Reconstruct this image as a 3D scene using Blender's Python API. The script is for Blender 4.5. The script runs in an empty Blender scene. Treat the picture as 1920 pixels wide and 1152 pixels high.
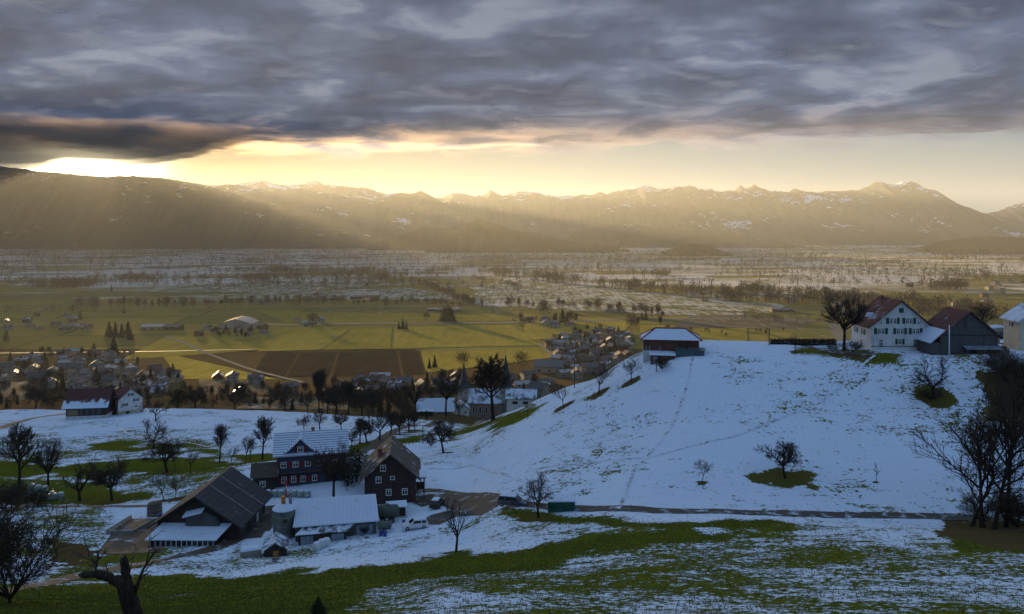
import bpy, math, random
import numpy as np
from mathutils import Vector, Matrix

R = math.radians
SC = bpy.context.scene
COL = SC.collection
F, CX, HY = 1493.33, 960.0, 429.0      # focal length, centre column and horizon row on a 1920 px wide frame
CZ = 150.0                             # camera height above the valley floor (z = 0)

# ------------------------------------------------------------------ camera
cd = bpy.data.cameras.new('camera')
cam = bpy.data.objects.new('camera', cd)
COL.objects.link(cam)
cam.location = (0, 0, CZ)
cam.rotation_euler = (R(90), 0, 0)
cd.sensor_width = 36.0
cd.lens = 28.0
cd.shift_y = -(576 - HY) / 1920.0
cd.clip_start = 0.5
cd.clip_end = 90000
SC.camera = cam

# ------------------------------------------------------------------ light
SUN_AZ = math.atan2(-765, 1493)        # left of the view axis
SUN_EL = R(5.1)
sd = Vector((math.sin(SUN_AZ) * math.cos(SUN_EL), math.cos(SUN_AZ) * math.cos(SUN_EL), math.sin(SUN_EL)))
sl = bpy.data.lights.new('sun', 'SUN')
sl.energy = 5.0
sl.angle = R(0.5)
sl.color = (1.0, 0.72, 0.34)
so = bpy.data.objects.new('sun', sl)
COL.objects.link(so)
so.rotation_euler = sd.to_track_quat('Z', 'Y').to_euler()
so.location = (-300, 300, 400)

vs = SC.view_settings
vs.view_transform = 'Standard'
vs.look = 'None'
vs.gamma = 1.0
vs.use_curve_mapping = False
vs.exposure = 1.9

SC.render.engine = 'CYCLES'
cy = SC.cycles
cy.use_denoising = True
cy.max_bounces = 4
cy.diffuse_bounces = 2
cy.glossy_bounces = 2
cy.transmission_bounces = 2
cy.transparent_max_bounces = 6
cy.volume_bounces = 0
cy.sample_clamp_indirect = 4.0


class NT:
    """small helper for node trees"""
    def __init__(self, tree):
        self.t = tree
        self.n = tree.nodes
        self.l = tree.links
        self.n.clear()

    def add(self, kind, **kw):
        nd = self.n.new(kind)
        for k, v in kw.items():
            setattr(nd, k, v)
        return nd

    def put(self, sock, v):
        if isinstance(v, bpy.types.NodeSocket):
            self.l.new(v, sock)
        elif isinstance(v, (tuple, list)) and len(v) == 3 and sock.type == 'RGBA':
            sock.default_value = (*v, 1)
        else:
            sock.default_value = v

    def m(self, op, a, b=0.0, c=0.0, clamp=False):
        nd = self.add('ShaderNodeMath', operation=op, use_clamp=clamp)
        for i, v in enumerate((a, b, c)):
            if i < len(nd.inputs):
                self.put(nd.inputs[i], v)
        return nd.outputs[0]

    def v(self, op, a, b=(0, 0, 0)):
        nd = self.add('ShaderNodeVectorMath', operation=op)
        self.put(nd.inputs[0], a)
        self.put(nd.inputs[1], b)
        return nd.outputs['Value'] if op in ('DOT_PRODUCT', 'LENGTH', 'DISTANCE') else nd.outputs['Vector']

    def mix(self, f, a, b, blend='MIX'):
        nd = self.add('ShaderNodeMix', data_type='RGBA', blend_type=blend)
        self.put(nd.inputs[0], f)
        self.put(nd.inputs[6], a)
        self.put(nd.inputs[7], b)
        return nd.outputs[2]

    def ss(self, x, lo, hi, a=0.0, b=1.0):
        nd = self.add('ShaderNodeMapRange', interpolation_type='SMOOTHSTEP')
        for s, v in zip(nd.inputs, (x, lo, hi, a, b)):
            self.put(s, v)
        return nd.outputs[0]

    def lin(self, x, lo, hi, a=0.0, b=1.0):
        nd = self.add('ShaderNodeMapRange', interpolation_type='LINEAR', clamp=True)
        for s, v in zip(nd.inputs, (x, lo, hi, a, b)):
            self.put(s, v)
        return nd.outputs[0]

    def noise(self, vec, scale, detail=4.0, rough=0.5, dist=0.0, color=False):
        nd = self.add('ShaderNodeTexNoise')
        if vec is not None:
            self.l.new(vec, nd.inputs['Vector'])
        nd.inputs['Scale'].default_value = scale
        nd.inputs['Detail'].default_value = detail
        nd.inputs['Roughness'].default_value = rough
        nd.inputs['Distortion'].default_value = dist
        return nd.outputs['Color' if color else 'Fac']

    def mapping(self, vec, scale=(1, 1, 1), rot=(0, 0, 0), loc=(0, 0, 0)):
        nd = self.add('ShaderNodeMapping')
        self.l.new(vec, nd.inputs['Vector'])
        nd.inputs['Location'].default_value = loc
        nd.inputs['Rotation'].default_value = rot
        nd.inputs['Scale'].default_value = scale
        return nd.outputs[0]


# ------------------------------------------------------------------ sky
world = bpy.data.worlds.new('World')
SC.world = world
world.use_nodes = True
w = NT(world.node_tree)
geo = w.add('ShaderNodeTexCoord').outputs['Generated']
nrm = w.v('NORMALIZE', geo)
sep = w.add('ShaderNodeSeparateXYZ')
w.l.new(nrm, sep.inputs[0])
dx, dy, dz = sep.outputs
sky = w.add('ShaderNodeTexSky', sky_type='NISHITA')
sky.sun_disc = False
sky.sun_elevation = SUN_EL
sky.sun_rotation = SUN_AZ
sky.altitude = 600
sky.air_density = 1.0
sky.dust_density = 2.0
sky.ozone_density = 1.5
SKY_K = 0.11
clear = w.v('MULTIPLY', sky.outputs[0], (SKY_K, SKY_K, SKY_K))
sung = w.m('MAXIMUM', w.v('DOT_PRODUCT', nrm, tuple(Vector((math.sin(SUN_AZ - .02), math.cos(SUN_AZ - .02), math.tan(R(4.5)))).normalized())), 0.0)
# thin veil below the cloud deck: pale, warmer towards the sun
veil = w.mix(w.m('POWER', sung, 9.0), (0.046, 0.074, 0.100), (0.085, 0.080, 0.050))
clear = w.mix(w.ss(dz, 0.10, 0.32, 0.96, 0.0), clear, veil)
glow = w.m('ADD', w.m('MULTIPLY', w.m('POWER', sung, 1000.0), 8.0), w.m('MULTIPLY', w.m('POWER', sung, 240.0), 0.35))
gc = w.add('ShaderNodeVectorMath', operation='SCALE')
gc.inputs[0].default_value = (1.0, 0.82, 0.50)
w.l.new(glow, gc.inputs['Scale'])
clear = w.v('ADD', clear, gc.outputs[0])
# the cloud deck, projected on a level plane overhead
den = w.m('ADD', w.m('MAXIMUM', dz, 0.0), 0.15)
cv = w.add('ShaderNodeCombineXYZ')
w.l.new(w.m('DIVIDE', dx, den), cv.inputs[0])
w.l.new(w.m('DIVIDE', dy, den), cv.inputs[1])
deck = cv.outputs[0]
n1 = w.noise(w.mapping(deck, (0.85, 1.0, 1), (0, 0, R(12)), (3.1, 1.7, 0)), 2.9, 8.0, 0.55, 0.3)
n2 = w.noise(w.mapping(deck, (0.5, 1.2, 1), (0, 0, R(-8)), (7.3, 2.2, 0)), 1.4, 3.0, 0.5, 0.2)
n3 = w.noise(w.mapping(deck, (0.8, 1.0, 1), (0, 0, 0), (1.3, 9.2, 0)), 5.0, 5.0, 0.55, 0.3)
dens = w.m('ADD', w.m('ADD', w.m('MULTIPLY', n1, 0.50), w.m('MULTIPLY', n2, 0.28)), w.m('MULTIPLY', n3, 0.22))
edge_n = w.m('ADD', w.m('MULTIPLY', w.m('SUBTRACT', n1, 0.5), 0.075), w.m('MULTIPLY', w.m('SUBTRACT', n3, 0.5), 0.025))
cut = w.m('ADD', dz, edge_n)
cut = w.m('SUBTRACT', cut, w.lin(dx, -0.5, 0.1, 0.0, 0.018))
mask = w.ss(cut, 0.074, 0.100)
# the deck breaks up overhead and lets the blue evening sky through
mask = w.m('MULTIPLY', mask, w.ss(w.m('ADD', dz, w.m('MULTIPLY', w.m('SUBTRACT', n2, 0.5), 0.5)), 0.34, 0.62, 1.0, 0.12))
ramp = w.add('ShaderNodeValToRGB')
w.l.new(dens, ramp.inputs[0])
cr = ramp.color_ramp
cr.elements[0].position = 0.415
cr.elements[0].color = (0.165, 0.192, 0.255, 1)
cr.elements[1].position = 0.585
cr.elements[1].color = (0.012, 0.026, 0.062, 1)
e = cr.elements.new(0.468); e.color = (0.066, 0.095, 0.162, 1)
e = cr.elements.new(0.520); e.color = (0.032, 0.052, 0.100, 1)
cloud = w.mix(w.ss(n3, 0.52, 0.70, 0.0, 0.40), ramp.outputs[0], (0.20, 0.225, 0.285))
# low sun catching the ragged underside near the rim of the deck
rim = w.ss(cut, 0.125, 0.078)
rimw = w.m('MULTIPLY', rim, w.m('ADD', w.m('MULTIPLY', w.m('POWER', sung, 7.0), 0.75), 0.06), clamp=True)
cloud = w.mix(rimw, cloud, w.mix(w.ss(n1, 0.42, 0.62), (1.5, 0.82, 0.30), (0.36, 0.25, 0.21)))
allsky = w.mix(mask, clear, cloud)
bg = w.add('ShaderNodeBackground')
w.l.new(allsky, bg.inputs[0])
bg.inputs[1].default_value = 1.0
w.l.new(bg.outputs[0], w.add('ShaderNodeOutputWorld').inputs[0])


# ------------------------------------------------------------------ materials
MATS = {}


def new_mat(name):
    m = bpy.data.materials.new(name)
    m.use_nodes = True
    MATS[name] = m
    return m, NT(m.node_tree)


def finish(t, color, rough=0.8, bump=None, bump_d=0.02, spec=0.3, metal=0.0, bump_s=0.6):
    b = t.add('ShaderNodeBsdfPrincipled')
    t.put(b.inputs['Base Color'], color)
    t.put(b.inputs['Roughness'], rough)
    t.put(b.inputs['Metallic'], metal)
    t.put(b.inputs['Specular IOR Level'], spec)
    if bump is not None:
        bn = t.add('ShaderNodeBump')
        bn.inputs['Strength'].default_value = bump_s
        bn.inputs['Distance'].default_value = bump_d
        t.l.new(bump, bn.inputs['Height'])
        t.l.new(bn.outputs[0], b.inputs['Normal'])
    t.l.new(b.outputs[0], t.add('ShaderNodeOutputMaterial').inputs[0])
    return b


def mat(name, c1, c2=None, scale=2.0, rough=0.8, spec=0.3, metal=0.0, bump=0.01, stretch=(1, 1, 1), rand=0.0):
    """plain weathered surface: two tones mixed by noise, fine relief"""
    if name in MATS:
        return MATS[name]
    m, t = new_mat(name)
    c2 = c2 or tuple(x * 0.65 for x in c1)
    oc = t.mapping(t.add('ShaderNodeTexCoord').outputs['Object'], stretch)
    n = t.noise(oc, scale, 5, 0.6)
    col = t.mix(t.ss(n, 0.32, 0.68), c1, c2)
    st = t.noise(t.mapping(t.add('ShaderNodeTexCoord').outputs['Object'], (1.6, 1.6, 0.16)), 1.1, 5, 0.65)
    col = t.mix(t.ss(st, 0.50, 0.72, 0.0, 0.55), col, tuple(x * 0.45 for x in c2))
    if rand:
        ri = t.add('ShaderNodeObjectInfo').outputs['Random']
        hs = t.add('ShaderNodeHueSaturation')
        t.l.new(col, hs.inputs['Color'])
        t.l.new(t.lin(ri, 0, 1, 1 - rand, 1 + rand), hs.inputs['Value'])
        t.l.new(t.lin(t.m('FRACT', t.m('MULTIPLY', ri, 7.3)), 0, 1, 0.5 - rand * .06, 0.5 + rand * .06), hs.inputs['Hue'])
        col = hs.outputs[0]
    finish(t, col, rough, n, bump, spec, metal)
    return m


def snow_mat(name, c1, c2, snow=0.5, scale=0.5, stripes=None, rough=0.75, grad=None, seam=None):
    """roof covering under thin patchy snow; stripes = course height, grad = (axis, lo, hi) snow thicker that way"""
    if name in MATS:
        return MATS[name]
    m, t = new_mat(name)
    oc = t.add('ShaderNodeTexCoord').outputs['Object']
    n = t.noise(oc, scale, 6, 0.6, 0.3)
    nf = t.noise(oc, 6.0, 4, 0.6)
    base = t.mix(t.ss(nf, 0.3, 0.7), c1, c2)
    f = t.m('ADD', t.m('MULTIPLY', n, 0.7), t.m('MULTIPLY', nf, 0.3))
    sp = t.add('ShaderNodeSeparateXYZ')
    t.l.new(oc, sp.inputs[0])
    lo = 0.75 - snow * 0.5
    if grad:
        f = t.m('ADD', f, t.lin(sp.outputs['XYZ'.index(grad[0])], grad[1], grad[2], -0.22, 0.22))
    k = t.ss(f, lo - 0.05, lo + 0.07)
    if stripes:
        s = t.m('FRACT', t.m('DIVIDE', sp.outputs[2], stripes))
        k = t.m('MULTIPLY', k, t.ss(s, 0.12, 0.34))
    if seam:
        s2 = t.m('ABSOLUTE', t.m('SUBTRACT', t.m('FRACT', t.m('DIVIDE', sp.outputs[0], seam)), 0.5))
        k = t.m('MULTIPLY', k, t.ss(s2, 0.02, 0.12, 0.55, 1.0))
    col = t.mix(k, base, t.mix(nf, (0.70, 0.79, 0.92), (0.56, 0.65, 0.82)))
    finish(t, col, rough, f, 0.03, 0.3)
    return m


def ground_mat(name, snow_attr=True):
    m, t = new_mat(name)
    oc = t.add('ShaderNodeTexCoord').outputs['Object']
    a = t.add('ShaderNodeAttribute', attribute_name='snow').outputs['Fac']
    soil = t.add('ShaderNodeAttribute', attribute_name='soil').outputs['Fac']
    nf = t.noise(oc, 1.5, 6, 0.66)           # tufts
    nm = t.noise(oc, 0.28, 5, 0.62, 0.4)
    nl = t.noise(oc, 0.07, 3, 0.5)
    nt = t.noise(t.mapping(oc, (0.10, 1.0, 1.0), (0, 0, R(-4))), 0.85, 4, 0.6, 0.3)      # trodden terracettes along the slope
    nx = t.noise(t.mapping(oc, (0.85, 1.15, 1.0), (0, 0, R(10))), 2.3, 4, 0.68)
    g = t.mix(t.ss(nm, 0.3, 0.7), (0.128, 0.136, 0.014), (0.074, 0.084, 0.010))
    g = t.mix(t.ss(nx, 0.42, 0.70, 0, 0.75), g, (0.165, 0.160, 0.030))
    g = t.mix(t.ss(nf, 0.52, 0.68, 0, 0.6), g, (0.028, 0.036, 0.008))
    g = t.mix(t.ss(nl, 0.35, 0.65, 0, 0.5), g, (0.075, 0.090, 0.010))
    g = t.mix(soil, g, t.mix(nf, (0.075, 0.045, 0.022), (0.13, 0.085, 0.05)))
    s = t.mix(nf, (0.74, 0.83, 0.95), (0.60, 0.70, 0.88))
    k = t.m('ADD', t.m('MULTIPLY', nf, 0.38), t.m('ADD', t.m('MULTIPLY', nx, 0.26), t.m('ADD', t.m('MULTIPLY', nm, 0.20), t.m('ADD', t.m('MULTIPLY', nt, 0.16), t.m('MULTIPLY', t.m('SUBTRACT', nl, 0.5), 0.22)))))
    th = t.lin(a, 0, 1, 0.72, 0.34)          # coverage -> threshold
    d = t.m('SUBTRACT', k, th)
    fac = t.ss(d, -0.022, 0.026)
    col = t.mix(fac, g, s)
    hgt = t.m('ADD', t.m('MULTIPLY', nf, 0.6), t.m('MULTIPLY', nx, 0.4))
    finish(t, col, 0.9, hgt, 0.12, 0.0, bump_s=0.9)
    return m


# ------------------------------------------------------------------ noise helpers
_rng = np.random.RandomState(7)
_TAB = _rng.rand(256, 256)


def vnoise(x, y):
    xi = np.floor(x).astype(int); yi = np.floor(y).astype(int)
    fx = x - xi; fy = y - yi
    fx = fx * fx * (3 - 2 * fx); fy = fy * fy * (3 - 2 * fy)
    a = _TAB[xi & 255, yi & 255]; b = _TAB[(xi + 1) & 255, yi & 255]
    c = _TAB[xi & 255, (yi + 1) & 255]; d = _TAB[(xi + 1) & 255, (yi + 1) & 255]
    return (a * (1 - fx) + b * fx) * (1 - fy) + (c * (1 - fx) + d * fx) * fy


def fbm(x, y, o=4, g=0.5):
    s = 0; a = 1; n = 0
    for i in range(o):
        s = s + a * vnoise(x * 2 ** i + 17.3 * i, y * 2 ** i + 5.1 * i); n += a; a *= g
    return s / n


def pchip(xs, ys, xq):
    xs = np.asarray(xs, float); ys = np.asarray(ys, float)
    h = np.diff(xs); dl = np.diff(ys) / h
    m = np.zeros_like(ys)
    m[0] = dl[0]; m[-1] = dl[-1]
    for i in range(1, len(xs) - 1):
        if dl[i - 1] * dl[i] > 0:
            w1 = 2 * h[i] + h[i - 1]; w2 = h[i] + 2 * h[i - 1]
            m[i] = (w1 + w2) / (w1 / dl[i - 1] + w2 / dl[i])
    xq = np.clip(xq, xs[0], xs[-1])
    k = np.clip(np.searchsorted(xs, xq) - 1, 0, len(xs) - 2)
    t = (xq - xs[k]) / h[k]
    return ((1 + 2 * t) * (1 - t) ** 2 * ys[k] + t * (1 - t) ** 2 * h[k] * m[k] + t * t * (3 - 2 * t) * ys[k + 1] + t * t * (t - 1) * h[k] * m[k + 1])


# ------------------------------------------------------------------ terrain
# height profiles: for a bearing (given as column of the 1920 px frame) the drop below the camera by distance
NEAR = [(-40, -1.0), (0, -2.0), (12, -6.5), (25, -13.0), (38, -19.0)]
FAR_L = [(400, -93), (500, -117), (700, -139), (850, -147.5), (1000, -150.5), (1300, -151.5)]
FAR_R = [(400, -100), (500, -121), (700, -140), (850, -147.5), (1000, -150.5), (1300, -151.5)]
PROF = {
    -2600: [(50, -24.2), (95, -42), (155, -55), (215, -62), (280, -69.6), (330, -75.4), (350, -80)] + FAR_L,
    0: [(50, -24.2), (95, -42), (115, -47), (155, -54.6), (185, -58.4), (215, -62), (280, -69.6), (330, -75.4), (350, -80)] + FAR_L,
    300: [(50, -24.2), (90, -41), (113, -47.6), (125, -49.8), (150, -52.3), (185, -56), (215, -60), (280, -67.5), (320, -72.5), (340, -77)] + FAR_L,
    500: [(50, -24.2), (90, -40.2), (110, -46.5), (124, -49.6), (165, -51), (200, -57), (270, -66), (320, -73.5), (340, -78)] + FAR_L,
    700: [(50, -24.2), (80, -36), (105, -43.5), (120, -47.8), (131, -49.6), (165, -50.5), (200, -56), (260, -64), (290, -69), (320, -76)] + FAR_L,
    850: [(50, -24.0), (80, -35), (100, -41.5), (120, -46.5), (135, -48.8), (150, -50), (185, -52.7), (215, -57), (240, -61.6), (260, -66), (300, -76)] + FAR_L,
    960: [(50, -24.0), (80, -34.5), (100, -39.8), (125, -44), (150, -45.4), (185, -46.2), (215, -50.7), (245, -56), (260, -60), (300, -75)] + FAR_R,
    1100: [(50, -24.0), (80, -34), (100, -38.6), (122, -42.6), (150, -41.2), (185, -37.6), (200, -39.1), (215, -41.3), (235, -44.9), (250, -50), (300, -75)] + FAR_R,
    1200: [(50, -24.0), (80, -33.6), (100, -38.2), (118, -41.5), (150, -38.5), (180, -31), (192, -30.3), (205, -32), (250, -50), (300, -74)] + FAR_R,
    1300: [(50, -24.0), (80, -33.4), (100, -38), (118, -41.5), (150, -36.5), (180, -28), (190, -27.8), (205, -29), (250, -45), (300, -72)] + FAR_R,
    1500: [(50, -24.0), (80, -33.2), (100, -38), (118, -41.8), (150, -36), (180, -27.5), (192, -27.8), (210, -30), (260, -48), (320, -76)] + FAR_R,
    1640: [(50, -24.0), (80, -33), (100, -38), (116, -42), (150, -36.5), (175, -27), (200, -28.5), (230, -31), (300, -60), (340, -80)] + FAR_R,
    1760: [(50, -24.0), (80, -33), (100, -38), (116, -42.5), (150, -36), (170, -27.3), (200, -28.5), (240, -31), (300, -58), (340, -78)] + FAR_R,
    1920: [(50, -24.0), (80, -33), (100, -38.5), (116, -43), (150, -35.5), (170, -26.5), (210, -28.5), (250, -31), (310, -58), (340, -72)] + FAR_R,
    4600: [(50, -24.0), (80, -33), (100, -38.5), (116, -43), (150, -35.5), (170, -26.5), (210, -28.5), (250, -31), (310, -58), (340, -72)] + FAR_R,
}
TD = np.arange(-40, 1301, 1.0)
_pk = sorted(PROF)
_rows = np.array([pchip(*zip(*(NEAR + PROF[k])), TD) for k in _pk])
TP = np.arange(-2600, 4601, 10.0)
TAB = np.array([pchip(_pk, _rows[:, j], TP) for j in range(len(TD))]).T      # [px, D]


def bearing(x, y):
    return CX + F * x / np.sqrt(np.maximum(y, 0) ** 2 + 144.0)


def zrel(x, y):
    """ground height relative to the camera"""
    x = np.asarray(x, float); y = np.asarray(y, float)
    u = np.clip((bearing(x, y) - TP[0]) / 10.0, 0, len(TP) - 1.001)
    v = np.clip(y - TD[0], 0, len(TD) - 1.001)
    i = u.astype(int); j = v.astype(int); a = u - i; b = v - j
    z = (TAB[i, j] * (1 - a) + TAB[i + 1, j] * a) * (1 - b) + (TAB[i, j + 1] * (1 - a) + TAB[i + 1, j + 1] * a) * b
    amp = np.clip(y / 60.0, 0.2, 1.0) * np.clip((900 - y) / 200.0, 0, 1)
    z = z + (fbm(x * 0.045 + 9, y * 0.045, 3) - 0.5) * 1.3 * amp + (fbm(x * 0.33, y * 0.33 + 4, 2) - 0.5) * 0.22 * amp
    return z


def gz(x, y):
    """world height of the ground surface"""
    if y > 1250:
        return 0.0
    return float(np.maximum(zrel(x, y) + CZ, 0.0))


_DS = np.concatenate([np.arange(18, 420, 0.4), np.arange(420, 1250, 2.0)])


def hit(px, py):
    """where the line of sight through a point of the frame meets the ground"""
    k = (py - HY) / F
    xs = (px - CX) / F * _DS
    g = np.maximum(zrel(xs, _DS), -CZ)
    below = g >= -k * _DS
    if below.any():
        D = float(_DS[np.argmax(below)])
    else:
        D = CZ / k
    x = (px - CX) / F * D
    return Vector((x, D, gz(x, D)))


def at(px, D, z=None):
    x = (px - CX) / F * D
    return Vector((x, D, gz(x, D) if z is None else z))


def in_poly(px, py, poly):
    r = np.zeros(px.shape, bool)
    n = len(poly)
    for i in range(n):
        x1, y1 = poly[i]; x2, y2 = poly[(i + 1) % n]
        if y1 == y2:
            continue
        c = ((y1 > py) != (y2 > py)) & (px < (x2 - x1) * (py - y1) / (y2 - y1) + x1)
        r ^= c
    return r


# ------------------------------------------------------------------ object helpers
def mesh_np(name, V, faces, m=None, smooth=False):
    """V (n,3) array, faces (k,3|4) int array or list of tuples"""
    me = bpy.data.meshes.new(name)
    if isinstance(faces, np.ndarray):
        k, s = faces.shape
        me.vertices.add(len(V)); me.vertices.foreach_set('co', np.asarray(V, np.float32).ravel())
        me.loops.add(k * s); me.loops.foreach_set('vertex_index', faces.astype(np.int32).ravel())
        me.polygons.add(k)
        me.polygons.foreach_set('loop_start', np.arange(0, k * s, s, dtype=np.int32))
        me.polygons.foreach_set('loop_total', np.full(k, s, np.int32))
        me.update(calc_edges=True)
    else:
        me.from_pydata([tuple(v) for v in V], [], [tuple(f) for f in faces])
    if smooth:
        me.polygons.foreach_set('use_smooth', [True] * len(me.polygons))
    if m:
        me.materials.append(m)
    me.validate()
    return me


def ob(name, data, parent=None, loc=(0, 0, 0), rz=0.0, scale=None):
    o = bpy.data.objects.new(name, data)
    COL.objects.link(o)
    o.location = loc
    if rz:
        o.rotation_euler = (0, 0, rz)
    if scale is not None:
        o.scale = scale if hasattr(scale, '__len__') else (scale,) * 3
    if parent:
        o.parent = parent
    return o


def tag(o, label=None, cat=None, group=None, kind=None):
    if label: o['label'] = label
    if cat: o['category'] = cat
    if group: o['group'] = group
    if kind: o['kind'] = kind
    return o


def thing(name, label, cat, loc, rz=0.0, group=None):
    return tag(ob(name, None, None, loc, rz), label, cat, group)


class MB:
    """collects shapes into one mesh"""
    def __init__(self):
        self.v = []; self.f = []

    def poly(self, pts, faces):
        n = len(self.v)
        self.v += [tuple(p) for p in pts]
        self.f += [tuple(i + n for i in f) for f in faces]
        return self

    def box(self, x0, x1, y0, y1, z0, z1):
        return self.poly([(x0, y0, z0), (x1, y0, z0), (x1, y1, z0), (x0, y1, z0), (x0, y0, z1), (x1, y0, z1), (x1, y1, z1), (x0, y1, z1)],
                         [(0, 3, 2, 1), (4, 5, 6, 7), (0, 1, 5, 4), (1, 2, 6, 5), (2, 3, 7, 6), (3, 0, 4, 7)])

    def hexa(self, p):
        """8 corners: bottom ring then top ring"""
        return self.poly(p, [(0, 3, 2, 1), (4, 5, 6, 7), (0, 1, 5, 4), (1, 2, 6, 5), (2, 3, 7, 6), (3, 0, 4, 7)])

    def prism(self, ring, d):
        """ring of points extruded by vector d"""
        n = len(ring); d = Vector(d)
        top = [tuple(Vector(p) + d) for p in ring]
        return self.poly(list(ring) + top, [tuple(range(n))[::-1], tuple(range(n, 2 * n))] + [(i, (i + 1) % n, (i + 1) % n + n, i + n) for i in range(n)])

    def tube(self, pts, rad, n=6, cap=True):
        pts = [Vector(p) for p in pts]
        if not hasattr(rad, '__len__'):
            rad = [rad] * len(pts)
        rings = []
        base = len(self.v)
        for i, p in enumerate(pts):
            t = (pts[min(i + 1, len(pts) - 1)] - pts[max(i - 1, 0)]).normalized()
            a = t.orthogonal().normalized(); b = t.cross(a)
            if i and (a.dot(pa) < 0.2 or True):
                a = (pa - t * pa.dot(t)).normalized(); b = t.cross(a)
            pa = a
            for k in range(n):
                w_ = 2 * math.pi * k / n
                self.v.append(tuple(p + (a * math.cos(w_) + b * math.sin(w_)) * rad[i]))
        for i in range(len(pts) - 1):
            for k in range(n):
                k2 = (k + 1) % n
                self.f.append((base + i * n + k, base + i * n + k2, base + (i + 1) * n + k2, base + (i + 1) * n + k))
        if cap:
            self.f.append(tuple(base + k for k in range(n))[::-1])
            self.f.append(tuple(base + (len(pts) - 1) * n + k for k in range(n)))
        return self

    def lathe(self, prof, n=16, c=(0, 0, 0)):
        """profile [(r, z)] turned about z"""
        base = len(self.v)
        for r, z in prof:
            for k in range(n):
                a = 2 * math.pi * k / n
                self.v.append((c[0] + r * math.cos(a), c[1] + r * math.sin(a), c[2] + z))
        for i in range(len(prof) - 1):
            for k in range(n):
                k2 = (k + 1) % n
                self.f.append((base + i * n + k, base + i * n + k2, base + (i + 1) * n + k2, base + (i + 1) * n + k))
        self.f.append(tuple(base + k for k in range(n))[::-1])
        self.f.append(tuple(base + (len(prof) - 1) * n + k for k in range(n)))
        return self

    def mesh(self, name, m=None, smooth=False):
        return mesh_np(name, self.v, self.f, m, smooth)

    def build(self, name, m, parent=None, loc=(0, 0, 0), rz=0.0, smooth=False):
        return ob(name, self.mesh(name, m, smooth), parent, loc, rz)

# ------------------------------------------------------------------ tree positions (needed for the snow-free rings under crowns)
# kind, column, row of the trunk's foot, height in rows, wide, melt radius (m), label
TREES = [
    ('pear_open', 855, 1036, 106, 1.0, 3.2, 'bare fruit tree with four upright limbs on grass below the white car'),
    ('apple', 1010, 972, 80, 0.95, 3.4, 'bare apple tree leaning beside the green container'),
    ('apple_dense', 1472, 897, 70, 1.15, 4.6, 'dense round-crowned apple tree standing in a green ring on the snow slope'),
    ('young', 1316, 906, 48, 0.9, 1.2, 'small bare tree halfway between the container and the dense apple tree'),
    ('sapling', 1643, 906, 36, 0.9, 1.0, 'thin sapling alone on the snow near the woodland edge'),
    ('apple_wide', 1750, 748, 80, 1.2, 3.6, 'broad bare tree below the grey barn'),
    ('apple_dense', 832, 850, 66, 1.0, 4.4, 'bare bushy tree in a green ring beside the brown house'),
    ('pear', 925, 788, 122, 1.15, 6.0, 'tall dark pear tree in front of the church'),
    ('sapling', 990, 785, 26, 0.9, 1.2, 'tiny sapling just right of the tall pear tree'),
    ('young', 1056, 764, 42, 1.1, 2.2, 'lowest of three small trees climbing the left edge of the snow hill'),
    ('young', 1122, 739, 58, 1.2, 2.4, 'middle one of three small trees climbing the left edge of the snow hill'),
    ('young', 1184, 716, 43, 1.2, 2.2, 'topmost of three small trees below the red-roofed shed'),
    ('sapling', 1287, 668, 30, 0.9, 1.2, 'sapling in front of the glazed lean-to of the red-roofed shed'),
    ('young', 1492, 661, 32, 1.0, 2.6, 'small tree on the hilltop in front of the dark hedge'),
    ('linden', 1582, 657, 117, 1.0, 4.5, 'large round bare tree left of the white farmhouse'),
    ('apple_wide', 288, 842, 60, 1.1, 3.0, 'bare tree with drooping left limb on the terrace field'),
    ('apple_dense', 314, 886, 62, 1.25, 3.0, 'wide low apple tree on the green strip left of the blue house'),
    ('pear', 412, 868, 74, 0.75, 2.5, 'upright pear tree midway along the green strip'),
    ('young', 434, 872, 36, 0.9, 1.0, 'small young tree right of the upright pear tree'),
    ('young', 461, 866, 52, 0.8, 1.0, 'slim young tree, left of a close pair on the green strip'),
    ('young', 469, 867, 50, 0.8, 1.0, 'slim young tree, right of a close pair on the green strip'),
    ('pear', 492, 862, 82, 0.85, 2.5, 'big pear tree at the left corner of the blue house'),
    ('young', 357, 889, 50, 0.8, 1.0, 'slender tree on the green strip right of the wide apple tree'),
    ('sapling', 329, 888, 36, 0.8, 0.8, 'thin sapling behind the wide apple tree trunk'),
    ('young', 307, 940, 58, 0.9, 1.2, 'twiggy young tree behind the round tank'),
    ('young', 329, 937, 46, 1.0, 2.0, 'small tree just left of the big dark barn roof'),
    ('pear', 36, 926, 128, 0.85, 2.5, 'tall bare tree nearest the left frame edge in the field row'),
    ('linden', 90, 926, 108, 0.9, 2.5, 'second tall tree of the left field row, beside the bales'),
    ('pollard', 150, 940, 86, 1.1, 3.0, 'third tree of the left field row with bare pollarded limbs'),
    ('apple_dense', 210, 940, 80, 1.05, 4.0, 'fourth tree of the left field row, nearest the big barn'),
    ('linden', 626, 943, 118, 0.95, 2.5, 'bare tree growing in front of the blue house'),
]
ROWT = [(675, 832, 50), (688, 831, 46), (711, 826, 58), (732, 820, 50), (750, 815, 48), (767, 811, 52), (778, 809, 40), (660, 838, 40)]
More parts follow.
